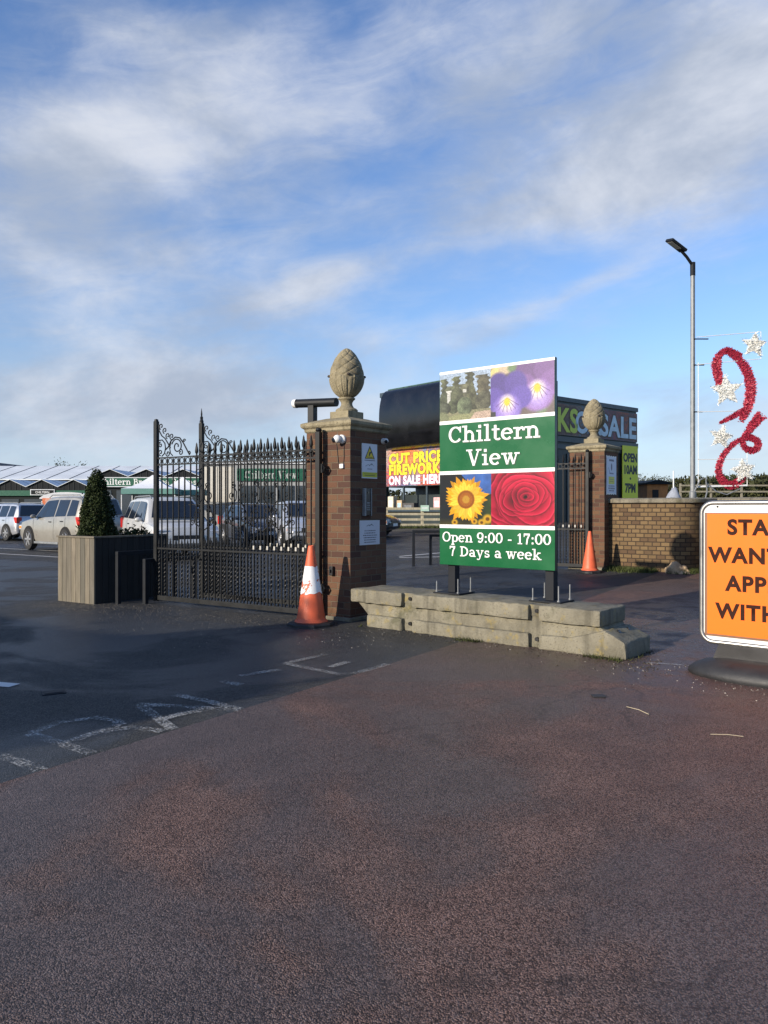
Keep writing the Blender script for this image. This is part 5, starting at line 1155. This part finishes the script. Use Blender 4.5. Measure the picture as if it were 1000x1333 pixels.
mb = MB(); mb.box(bx(309, YC), bx(397, YC), YC - .13, YC - .06, bz(626, YC), bz(610, YC)); mb.build('panel', M_fascia, tt); slab('Chiltern View', .52, bx(353, YC), bz(623, YC), YC - .135, 'lettering', mat('shaded grey lettering', (.36, .40, .37), .6), tt, sx=.80)  # letters greyed so their colour carries the shade over this sign
# gazebos
def gazebo(label, x, y, w=3.0):
    t = thing('gazebo', label, 'gazebo', (x, y, gz(x, y)), .12, 'white topped gazebos'); h = w / 2
    for sx_, sy_ in ((1, 1), (1, -1), (-1, 1), (-1, -1)):
        mb = MB(); mb.box(sx_ * h - .025, sx_ * h + .025, sy_ * h - .025, sy_ * h + .025, 0, 2.25); mb.build('leg', M_white, t)
    prof = [(h * 1.43, 2.62), (h * 1.02, 2.74), (h * .62, 2.95), (h * .25, 3.25), (.04, 3.46)]
    mb = MB(); mb.lathe(prof, 4, ph=pi / 4, caps=True); mb.build('canopy', mat('white tent fabric', (.74, .75, .76), .7, var=.05), t, smooth=20)
    mb = MB(); r = h * 1.01
    for s_ in (1, -1):
        mb.box(-r, r, s_ * r - .01, s_ * r + .01, 2.30, 2.615); mb.box(s_ * r - .01, s_ * r + .01, -r + .012, r - .012, 2.30, 2.615)
    mb.build('valance', mat('green tent valance', (.12, .26, .22), .7, var=.1), t); return t
gazebo('white peaked gazebo with green valance left of the gate end post', bx(199, 46), 46); gazebo('second white peaked gazebo with green valance seen through the gate', bx(238, 49), 49)
# kiosk canopy
x, y = bx(92, 41), 41.0; t = thing('market_stall', 'market stall with domed white canopy and orange side panels behind the champagne car', 'market stall', (x, y, 0), .15)
for a in (-1.2, 1.2):
    for b in (-.9, .9): mb = MB(); mb.box(a - .03, a + .03, b - .03, b + .03, 0, 1.85); mb.build('post', M_white, t)
mb = MB(); N = 12; mb.prism([(-1.3 + 2.6 * i / N, 2.02 + .30 * (1 - (2 * i / N - 1) ** 2) ** .6) for i in range(N + 1)] + [(1.3, 1.96), (-1.3, 1.96)], -1, 1); mb.build('canopy', M_white, t, smooth=30)
for k in range(3): mb = MB(); mb.box(-1.15 + k * .8, -.48 + k * .8, -1.03, -1.005, 1.45, 2.0); mb.build('side_panel', mat('orange canvas panel', (.70, .16, .04), .6, dirt=(.7, .6, .5), dscale=2, damt=.5), t)
mb = MB(); mb.box(-1.2, 1.2, -.95, .9, .0, .95); mb.build('counter', M_dkwall, t)

# ------------------------------------------------------------------ fireworks shop
FC = Vector((3.42, 38.0)); fr = atan2(.644, .765); FG = gz(3.42, 38)
M_shed = mat('dark green black cladding', (.018, .026, .026), .45, var=.3, scale=.6); M_tarp = mat('glossy black tarpaulin', (.006, .006, .007), .22, var=.4, scale=1.4, spec=.6); M_trim = mat('dark slate trim', (.035, .05, .06), .4)
def fw(x, y, z): c, s_ = cos(fr), sin(fr); return (FC.x + c * x - s_ * y, FC.y + s_ * x + c * y, z)
tf = thing('fireworks_shop', 'tall dark fireworks shop with rounded black canopy and open counter behind the green sign', 'building', (FC.x, FC.y, 0), fr)
mb = MB(); mb.box(0.02, 16.4, .02, 5.6, 2.62, 7.55); mb.box(.02, 16.4, .02, 5.6, 0, 1.35); mb.box(2.6, 16.4, .02, 5.6, 1.351, 2.619); mb.box(.02, .35, .02, .3, 1.351, 2.619); mb.box(.02, .35, 5.3, 5.6, 1.351, 2.619); mb.build('wall', M_shed, tf)
mb = MB(); mb.box(-.02, 16.5, -.06, 5.65, 7.552, 7.80); mb.build('roof_edge', M_trim, tf)
mb = MB(); mb.box(0.0, 16.45, -.09, .018, 5.25, 5.55); mb.box(0.0, 16.45, -.05, .018, 4.85, 5.1); mb.build('fascia_trim', M_trim, tf)
mb = MB(); N = 22; pr = []
for i in range(N + 1):
    a = pi * i / N; pr.append((-.95 * sin(a) ** .6, 6.20 + 1.62 * (abs(cos(a)) ** .9) * (1 if cos(a) > 0 else -1)))
mb.prism([(0.01, 7.82)] + pr + [(0.01, 4.58)], .0, 4.6); cp = mb.build('canopy', M_tarp, tf, smooth=30)
mb = MB()
mb.box(-.36, .3, .1, 4.55, 7.79, 7.845)
mb.build('mossy_top', mat('green algae on tarpaulin', (.03, .075, .06), .8, var=.6, scale=5), cp)
mb = MB(); mb.box(-.55, .019, .1, 5.5, 1.30, 1.40); mb.build('counter_shelf', M_trim, tf)
for yy in (1.9, 3.7): mb = MB(); mb.box(-.01, .06, yy - .06, yy + .06, 1.401, 2.61); mb.build('counter_post', M_trim, tf)
mb = MB(); mb.box(1.0, 1.3, .5, 5.1, 1.36, 2.2); mb.build('back_shelf', M_shed, tf)
rnd = random.Random(8)
for k in range(4):
    o = thing('firework_box', ['pale box standing on the fireworks counter nearest the pillar', 'low dark box on the fireworks counter', 'pink and white box on the fireworks counter near the green sign', 'small tan box at the back of the fireworks counter'][k], 'box', fw(-.25, (4.3, 2.9, .75, 3.6)[k], 1.402), fr, 'boxes on the fireworks counter')
    w_, h_ = ((.22, .7), (.45, .35), (.24, .62), (.2, .5))[k]; cc = ((.55, .48, .36), (.06, .055, .05), (.62, .36, .34), (.4, .3, .18))[k]
    mb = MB(); mb.box(-.15, .15, -w_, w_, 0, h_, bev=.02); mb.build('carton', mat('carton %d' % k, cc, .7, var=.3, scale=5), o)
    mb = MB(); mb.box(-.154, -.151, -w_ * .6, w_ * .6, h_ * .25, h_ * .7); mb.build('printed_label', mat('carton label %d' % k, tuple(min(1, c * 1.6 + .05) for c in cc[::-1]), .5, var=.4, scale=9), o)
def burst_pic(w, h, seed, dark=False):
    p = Pic(w, h, (.14, .13, .2) if dark else (.30, .19, .17)); r = random.Random(seed); asp = h / w
    for _ in range(26):
        cx, cy, R_ = r.random(), r.random(), r.uniform(.12, .3); c = r.choice([(.90, .42, .25), (.80, .34, .42), (.40, .50, .70), (.95, .62, .35), (.90, .55, .3), (.55, .68, .78), (.85, .30, .2), (.75, .70, .65)])
        c = tuple(v * (.62 if dark else .9) for v in c)
        p.ell(cx, cy, R_ * .8, R_ * .8 / asp * .9, c, 1.0, .45)
        for k in range(18):
            a = 2 * pi * k / 18 + r.random() * .2; q = R_ * r.uniform(.5, 1.0); p.line(cx + cos(a) * R_ * .15, cy + sin(a) * R_ * .15 / asp, cx + cos(a) * q, cy + sin(a) * q / asp, .006, [min(1, v * 1.15) for v in c], asp, .8)
    p.speck(.3, seed, 2); return p
fl_ang = fr + pi / 2
# left face banner: local x runs along the face toward the corner
tbn = thing('fireworks_banner', 'bright banner reading Cut Price Fireworks On Sale Here under the black canopy', 'banner', fw(-.03, 5.45, 0), fr - pi / 2)
mb = MB(); mb.box(0, 5.4, -.04, .0, 2.64, 4.62); mb.build('backing', M_trim, tbn)
burst_pic(170, 70, 4).sheet('printed_face', .02, 5.38, 2.66, 4.60, -.045, tbn, rough=.5)
M_yel = mat('yellow banner print', (.72, .56, .02), .5, var=.05); M_ol = mat('dark outline print', (.10, .05, .03), .5); M_ltb = mat('pale blue banner print', (.56, .68, .74), .5, var=.2, scale=2)
def outlined(txt, size, x, z, y, m, par, sx=1.0, b=.02, ob=.055, om=None, space=1.05):
    sans(txt, size, x, z, y, 'lettering_outline', om or M_ol, par, sx=sx, bold=ob, space=space); sans(txt, size, x, z, y - .006, 'lettering', m, par, sx=sx, bold=b, space=space)
outlined('CUT PRICE', .50, 2.72, 3.88, -.052, M_yel, tbn, sx=1.05, b=.055, ob=.09, space=1.12); outlined('FIREWORKS', .50, 2.80, 3.29, -.052, M_yel, tbn, sx=1.0, b=.055, ob=.09, space=1.12); outlined('ON SALE HERE', .42, 2.72, 2.76, -.052, M_lett, tbn, sx=.95, b=.05, ob=.085, space=1.1, om=mat('magenta print', (.35, .05, .2), .5))
tbr = thing('fireworks_banner', 'dark speckled banner reading Fireworks On Sale along the shop top behind the far pillar', 'banner', fw(0, -.03, 0), fr)
mb = MB(); mb.box(.3, 16.35, -.05, .0, 5.62, 7.42); mb.build('backing', M_trim, tbr); burst_pic(260, 40, 9, True).sheet('printed_face', .33, 16.32, 5.64, 7.40, -.055, tbr, rough=.5)
M_lime = mat('lime banner print', (.58, .66, .08), .5, var=.1)
outlined('FIREWORKS', 1.28, 5.3, 5.86, -.062, M_lime, tbr, sx=.93, b=.03, ob=.09); outlined('ON', 1.18, 11.2, 5.88, -.062, M_ltb, tbr, sx=.95, b=.03, ob=.08); outlined('SALE', 1.22, 14.3, 5.86, -.062, M_ltb, tbr, sx=1.0, b=.03, ob=.08)
thh = thing('hours_board', 'tall lime yellow board reading Open 10am 7pm on the dark shop wall', 'sign', fw(15.45, -.12, 0), fr)
mb = MB(); mb.box(-.85, .85, -.04, .0, 1.5, 5.35, bev=.005); mb.build('panel', mat('lime yellow board', (.74, .74, .04), .5, var=.05), thh)
M_bl = mat('black board print', (.03, .03, .025), .5)
sans('OPEN', .50, 0, 4.37, -.045, 'lettering', M_bl, thh, sx=.82, bold=.05); sans('10AM', .50, 0, 3.62, -.045, 'lettering', M_bl, thh, sx=.85, bold=.05); sans('7PM', .52, 0, 2.47, -.045, 'lettering', M_bl, thh, sx=.88, bold=.05)
mb = MB(); mb.tube([(0, -.041, 3.32), (0, -.046, 3.32)], .08, 12); mb.build('dot', M_bl, thh)
for k in range(3):
    mb = MB(); mb.box(2.0 + k * 3.6, 4.6 + k * 3.6, -.04, .015, .4, 4.6); mb.build('wall_panel', M_trim, tf)
# ranch fence in front
tfe = thing('ranch_fence', 'pale timber post and rail fence in front of the fireworks counter', 'fence', (0, 0, 0))
YF = 36.9; xs = np.arange(-1.6, 6.9, 1.72)
for x in xs: z = gz(x, YF); mb = MB(); mb.box(x - .07, x + .07, YF, YF + .1, z - .05, z + 1.02, bev=.01); mb.build('post', M_rail, tfe)
for h in (.14, .40, .66, .92):
    mb = MB(); z = gz(2.5, YF); mb.box(-1.7, 6.95, YF - .04, YF - .002, z + h - .055, z + h + .055); mb.build('rail', M_rail, tfe)
tt = thing('fence_sign', 'small pale green sign hung on the pale fence', 'sign', (bx(553, YF), YF - .06, gz(2, YF) + .95)); mb = MB(); mb.box(-.2, .2, -.015, 0, -.14, .14); mb.build('panel', mat('pale green plate', (.38, .52, .42), .5), tt); mb = MB(); mb.box(-.14, .14, -.019, -.016, -.02, .03); mb.build('printed_line', M_white, tt)
rnd = random.Random(5); mb = MB()
for _ in range(2600):
    x = rnd.uniform(-1.8, 7); y = YF + rnd.gauss(-.2, .16); z = gz(x, y); a = rnd.random() * 6.28; w = .014
    mb.add([(x - w * cos(a), y - w * sin(a), z), (x + w * cos(a), y + w * sin(a), z), (x + rnd.gauss(0, .05), y, z + rnd.uniform(.06, .2))], [(0, 1, 2)])
tag(mb.build('fence_grass', M_grass, fix=False), 'strip of grass along the foot of the pale timber fence', 'grass', kind='stuff')

# ------------------------------------------------------------------ lamp post and Christmas motif
YL = 22.0; lx = bx(902, YL); lz = gz(lx, YL)
tl = thing('street_lamp', 'tall galvanised lamp post with a flat dark lamp head behind the curved wall', 'street lamp', (lx, YL, lz))
mb = MB(); zt = bz(343, YL) - lz; mb.tube([(0, 0, -.1), (0, 0, 1.6), (0, 0, 1.62), (0, 0, zt)], [.095, .095, .068, .062], 14); mb.build('pole', M_galv, tl, smooth=35)
mb = MB(); mb.tube([(0, 0, zt - .35), (0, 0, zt + .03)], .072, 12); mb.tube([(.0, 0, zt - .06), (-.22, -.12, zt + .15), (-.42, -.22, zt + .30)], .042, 10); mb.build('arm', M_steel, tl, smooth=35)
mb = MB(); mb.box(-.30, .30, -.15, .15, -.035, .045, bev=.02); hd = mb.build('lamp_head', M_steel, tl); hd.location = (-.60, -.34, zt + .40); hd.rotation_euler = (.22, .42, .42)
mb = MB(); mb.box(-.24, .12, -.11, .11, -.042, -.036); mb.build('lens', mat('lamp lens', (.30, .30, .28), .2), hd)
td = thing('christmas_decoration', 'red tinsel ribbon and white star motif on a white frame fixed to the lamp post', 'decoration', (lx, YL - .12, 0))
def mo(zx, zy): return Vector((bx(840 + zx / 3.7, YL) - lx, 0, bz(300 + zy / 3.7, YL)))
M_tin = mat('red tinsel', (.40, .024, .052), .5, .2, var=.4, scale=30); M_tinw = mat('white tinsel', (.78, .77, .72), .4, .1, var=.15, scale=30)
mb = MB()
for a, b in (((240, 518), (548, 492)), ((240, 650), (548, 622)), ((548, 492), (548, 622)), ((245, 876), (450, 872)), ((245, 1104), (482, 1102)), ((482, 1065), (482, 1228)), ((248, 640), (248, 1235))): mb.tube([mo(*a), mo(*b)], .011, 5)
mb.tube([mo(245, 1235), mo(482, 1229)], .03, 6); mb.build('frame', M_white, td)
for a, b in (((232, 525), (300, 527)), ((232, 650), (280, 652)), ((232, 875), (272, 877))):
    mb = MB(); mb.box(-.0, bx(840 + b[0] / 3.7, YL) - lx, .04, .07, bz(300 + a[1] / 3.7, YL) - .015, bz(300 + a[1] / 3.7, YL) + .015); mb.build('bracket', M_steel, td)
rnd = random.Random(21)
def tinsel(path, w, name='ribbon'):
    P = [mo(*q) for q in path]; C_ = []
    for i in range(len(P) - 1):
        p0, p1, p2, p3 = P[max(i - 1, 0)], P[i], P[i + 1], P[min(i + 2, len(P) - 1)]
        for k in range(9):
            s_ = k / 9; C_.append(.5 * ((2 * p1) + (p2 - p0) * s_ + (2 * p0 - 5 * p1 + 4 * p2 - p3) * s_ ** 2 + (3 * p1 - p0 - 3 * p2 + p3) * s_ ** 3))
    C_.append(P[-1]); n = len(C_); mb = MB(); m_ = len(w) - 1
    for i, p in enumerate(C_):
        f = i / (n - 1) * m_; j = min(int(f), m_ - 1); ww = w[j] + (w[j + 1] - w[j]) * (f - j); ww *= .022 / 3.7 * .84
        t_ = (C_[min(i + 1, n - 1)] - C_[max(i - 1, 0)]).normalized(); nr = Vector((-t_.z, 0, t_.x))
        for _ in range(int(16 + ww * 90)):
            o_ = rnd.uniform(-.5, .5) * ww; c_ = p + nr * o_ + t_ * rnd.gauss(0, .03) + Vector((0, rnd.gauss(0, .018), 0)); a = rnd.uniform(-.35, .35) + (pi / 2 if rnd.random() < .75 else 0); d = (t_ * cos(a) + nr * sin(a)) * .030 + Vector((0, rnd.gauss(0, .016), 0)); e = t_ * .009
            mb.add([c_ - d - e, c_ - d + e, c_ + d + e, c_ + d - e], [(0, 1, 2, 3)])
        if i: 
            q = C_[i - 1]; mb.add([p + nr * ww * .46, p - nr * ww * .46, q - nr * ww * .46, q + nr * ww * .46], [(0, 1, 2, 3)])
    return mb.build(name, M_tin, td, fix=False)
tinsel([(352, 748), (340, 690), (335, 640), (355, 598), (395, 582), (450, 602)], [38, 52, 50, 30, 34, 10])
tinsel([(395, 592), (445, 630), (485, 690), (500, 765), (487, 850), (455, 915)], [26, 44, 58, 62, 55, 26])
tinsel([(462, 872), (410, 900), (356, 928)], [30, 26, 8])
tinsel([(548, 895), (505, 945), (468, 1000)], [62, 48, 26]); tinsel([(465, 1000), (500, 1000), (532, 1020), (530, 1050), (500, 1062), (470, 1045), (458, 1010)], [30, 34, 34, 34, 34, 28, 24])
tinsel([(462, 1005), (410, 1035), (362, 1095), (345, 1155), (362, 1205), (402, 1228), (440, 1212), (465, 1185)], [22, 28, 30, 34, 38, 42, 38, 24])
for (cx, cy, r_, rt) in ((513, 556, 62, .1), (380, 775, 78, -.1), (355, 997, 58, .2), (462, 1158, 60, -.15)):
    c = mo(cx, cy); R_ = r_ * .022 / 3.7; mb = MB(); poly = [(c.x + (R_ if k % 2 == 0 else R_ * .46) * sin(k * pi / 5 + rt), c.z + (R_ if k % 2 == 0 else R_ * .46) * cos(k * pi / 5 + rt)) for k in range(10)]
    mb.prism(poly, -.06, -.03)
    for _ in range(420):
        i = rnd.randrange(10); k = sqrt(rnd.random()); a = Vector(poly[i]).lerp(Vector(poly[(i + 1) % 10]), rnd.random()); q = Vector((c.x, c.z)).lerp(a, k * 1.04); d = Vector((rnd.gauss(0, 1), rnd.gauss(0, .7), rnd.gauss(0, 1))).normalized() * .055; e = d.orthogonal().normalized() * .008; p_ = Vector((q.x, rnd.choice((-.07, -.02)), q.y))
        mb.add([p_ - d - e, p_ - d + e, p_ + d + e, p_ + d - e], [(0, 1, 2, 3)])
    mb.build('star', M_tinw, td, fix=False)
mb = MB(); mb.tube([(-.02, -.05, bz(640, YL)), (.12, -.1, bz(625, YL)), (.28, -.1, bz(622, YL)), (.34, -.05, bz(640, YL)), (.25, -.1, bz(652, YL)), (.02, -.1, bz(648, YL))], .022, 6); mb.tube([(.30, -.05, bz(628, YL)), (.6, -.05, bz(640, YL)), (.9, -.05, bz(644, YL)), (1.3, -.05, bz(636, YL))], .018, 6)
mb.build('cable', M_galv, td)

# ------------------------------------------------------------------ yard behind the curved wall
def shed(label, x0, x1, y, h, m, m2):
    t = thing('shed', label, 'shed', ((x0 + x1) / 2, y, gz((x0 + x1) / 2, y)), 0.1, 'sheds behind the curved wall'); w = (x1 - x0) / 2
    mb = MB(); mb.box(-w, w, 0, 2.6, 0, h); mb.build('wall', m, t); mb = MB(); mb.prism([(-w - .2, h + .002), (w + .2, h + .002), (w + .2, h + .1), (0, h + .30), (-w - .2, h + .1)], -.25, 2.8); mb.build('roof', m2, t)
    mb = MB(); mb.box(-w * .5, w * .1, -.03, -.001, .05, h * .85); d_ = mb.build('door', M_tdark, t); mb = MB(); mb.box(-w * .04, w * .0, -.06, -.031, h * .4, h * .45); mb.build('handle', M_galv, d_); return t
shed('orange brown timber shed showing over the curved wall', bx(842, 50), bx(870, 50), 50, bz(629, 50) - .75, mat('orange brown timber', (.40, .16, .045), .7, var=.3, scale=3), M_dkwall)
shed('grey shed beside the dark shop showing over the curved wall', bx(830, 53), bx(842, 53), 53, bz(630, 53) - .75, mat('grey blue boards', (.25, .28, .30), .7, var=.2), M_dkwall)
t = thing('parasol', 'closed pole with grey cloth bundle standing behind the curved wall', 'parasol', (bx(877, 30), 30, gz(bx(877, 30), 30)))
mb = MB(); mb.tube([(0, 0, 0), (0, 0, bz(614, 30) - .5)], .025, 8); mb.build('pole', M_white, t)
mb = MB(); mb.lathe([(.04, 1.76), (.10, 1.70), (.2, 1.55), (.27, 1.35), (.2, 1.25)], 14); o = mb.build('cloth', mat('grey cloth', (.25, .27, .31), .8, var=.2), t, smooth=50); rough_mesh(o, .06, 6)
mb = MB(); mb.box(-.25, .25, -.25, .25, 0, .06); mb.build('base', M_rub, t)
M_rail2 = wood_mat('grey fence timber', (.24, .22, .17))
tw2 = thing('paddock_fence', 'pale post and rail fence in the field right of the lamp post', 'fence', (0, 0, 0))
for k, x in enumerate(np.arange(bx(886, 34), bx(1040, 34), 1.35)): z = gz(x, 34); mb = MB(); mb.box(x - .035, x + .035, 33.95, 34.05, z, bz(630.5, 34) + .04); mb.build('post', M_rail2, tw2)
for h in (632, 640):
    mb = MB(); mb.box(bx(885, 34), bx(1040, 34), 33.90, 33.945, bz(h, 34) - .035, bz(h, 34) + .035); mb.build('rail', M_rail2, tw2)
# trees on the horizon
def tree(label, x, y, h, w, seed, bare=False):
    rnd = random.Random(seed); t = thing('tree', label, 'tree', (x, y, gz(x, y)), 0, 'trees on the horizon')
    mb = MB(); mb.tube([(0, 0, -.2), (.1, 0, h * .3), (0, .1, h * .75)], [w * .06, w * .045, w * .01], 7); limbs = []
    for k in range(14):
        z = h * rnd.uniform(.22, .7); a = rnd.random() * 6.28; L = w * rnd.uniform(.28, .5); e = Vector((cos(a) * L, sin(a) * L, z + h * rnd.uniform(.08, .28))); mb.tube([(0, 0, z), tuple(Vector((0, 0, z)).lerp(e, .5) + Vector((0, 0, .1))), tuple(e)], [w * .022, w * .014, w * .004], 5); limbs.append(e)
    mb.build('trunk', M_bark, t)
    pts = []
    for e in limbs + [Vector((0, 0, h * .85)), Vector((0, 0, h * .6))]:
        for _ in range(60 if bare else 170): pts.append(e + Vector((rnd.gauss(0, w * .09), rnd.gauss(0, w * .09), rnd.gauss(0, h * .055))))
    mb = MB(); leaves(mb, pts, w * (.026 if bare else .045), rnd); mb.build('crown', M_hedge, t, fix=False); return t
TL = [(815, 150, 6.4, 7), (836, 140, 6.6, 6), (852, 150, 7.6, 7), (868, 145, 7.2, 7), (886, 160, 6.8, 8), (905, 150, 6.3, 8), (930, 150, 6.5, 9), (952, 140, 6.4, 9), (972, 130, 6.6, 8), (993, 140, 6.3, 9), (1016, 130, 6.4, 9)]
lab = ['low spreading tree on the horizon just right of the dark shop', 'small rounded tree on the horizon above the orange shed', 'thin crowned tree on the horizon, taller than its neighbours, above the orange shed', 'loose crowned tree on the horizon left of the lamp post', 'dense low tree on the horizon directly left of the lamp post', 'tree on the horizon directly right of the lamp post', 'dark tree on the horizon behind the red ribbon curl', 'dark tree on the horizon behind the lowest white star', 'tree on the horizon just right of the lowest white star', 'tree on the horizon at the right edge of the photo', 'tree on the horizon partly cut by the right edge of the photo']
for k, (px, Y, h, w) in enumerate(TL): tree(lab[k], bx(px, Y), Y, h, w, 30 + k, k in (1, 2, 3))
tree('bare topped tree peeping over the pale glass roof at the far left', bx(88, 120), 120, 8.8, 6, 77, True)
rnd = random.Random(3); mb = MB(); pts = []
for _ in range(15000): x = rnd.uniform(-220, 230); pts.append((x, 175 + rnd.gauss(0, 1.5), .3 + 5.2 * rnd.random() ** .8 * (1 + .35 * mnoise.noise(Vector((x * .06, 1, 2))))))
leaves(mb, pts, .75, rnd); tag(mb.build('far_hedge', M_hedge, fix=False), 'long dark hedge running along the far edge of the fields', 'hedge', kind='stuff')

rnd = random.Random(9); mb = MB(); pts = []
for _ in range(6500): x = rnd.uniform(bx(896, 90), bx(1130, 90)); pts.append((x, 90 + rnd.gauss(0, 1.0), .5 + 4.3 * rnd.random() ** .8 * (1 + .25 * mnoise.noise(Vector((x * .13, 4, 2))))))
leaves(mb, pts, .30, rnd); tag(mb.build('field_hedge', M_hedge, fix=False), 'dark hedge crossing the field behind the lamp post', 'hedge', kind='stuff')
# unseen hedge added behind the camera, its height shaped to shade the tarmac
rnd = random.Random(14); mb = MB(); pts = []
SS, SP = Vector((.80, .60)), Vector((.60, -.80)); HK = [1.56 * q_ for q_ in (2.45, 2.3, 2.4, 2.5, 3.1, 3.15, 2.7, 2.65, 2.5, .45, .4, .4, .4, .4)]
for _ in range(22000):
    p_ = rnd.uniform(-30, 26)
    h = float(np.interp(p_, [-30, -12.3, -9.9, -9.0, -8.65, -8.2, -7.85, -6.8, -5.3, -4.4, -2.8, -1.8, 3, 26], HK))
    q = SS * (-9 + rnd.gauss(0, .45)) + SP * p_; pts.append((q.x, q.y, max(.05, h * (1 - .75 * rnd.random() ** 1.6) - .10)))
HX = np.linspace(-30, 26, 113); vs = []
for x in HX:
    h = float(np.interp(x, [-30, -12.3, -9.9, -9.0, -8.65, -8.2, -7.85, -6.8, -5.3, -4.4, -2.8, -1.8, 3, 26], HK)) - .03 + .08 * mnoise.noise(Vector((x * .9, 7.1, 0)))
    for o_, z in ((-.5, 0), (-.5, h * .6), (-.12, h), (.12, h), (.5, h * .6), (.5, 0)): q = SS * (-9 + o_) + SP * x; vs.append((q.x, q.y, z))
mb.add(vs, [(i * 6 + k, i * 6 + k + 1, i * 6 + 7 + k, i * 6 + 6 + k) for i in range(len(HX) - 1) for k in range(5)])
leaves(mb, pts, .07, rnd); tag(mb.build('added_shade_hedge', M_hedge, fix=False), 'unseen uneven hedge added behind the camera to shade the tarmac', 'hedge', kind='stuff')
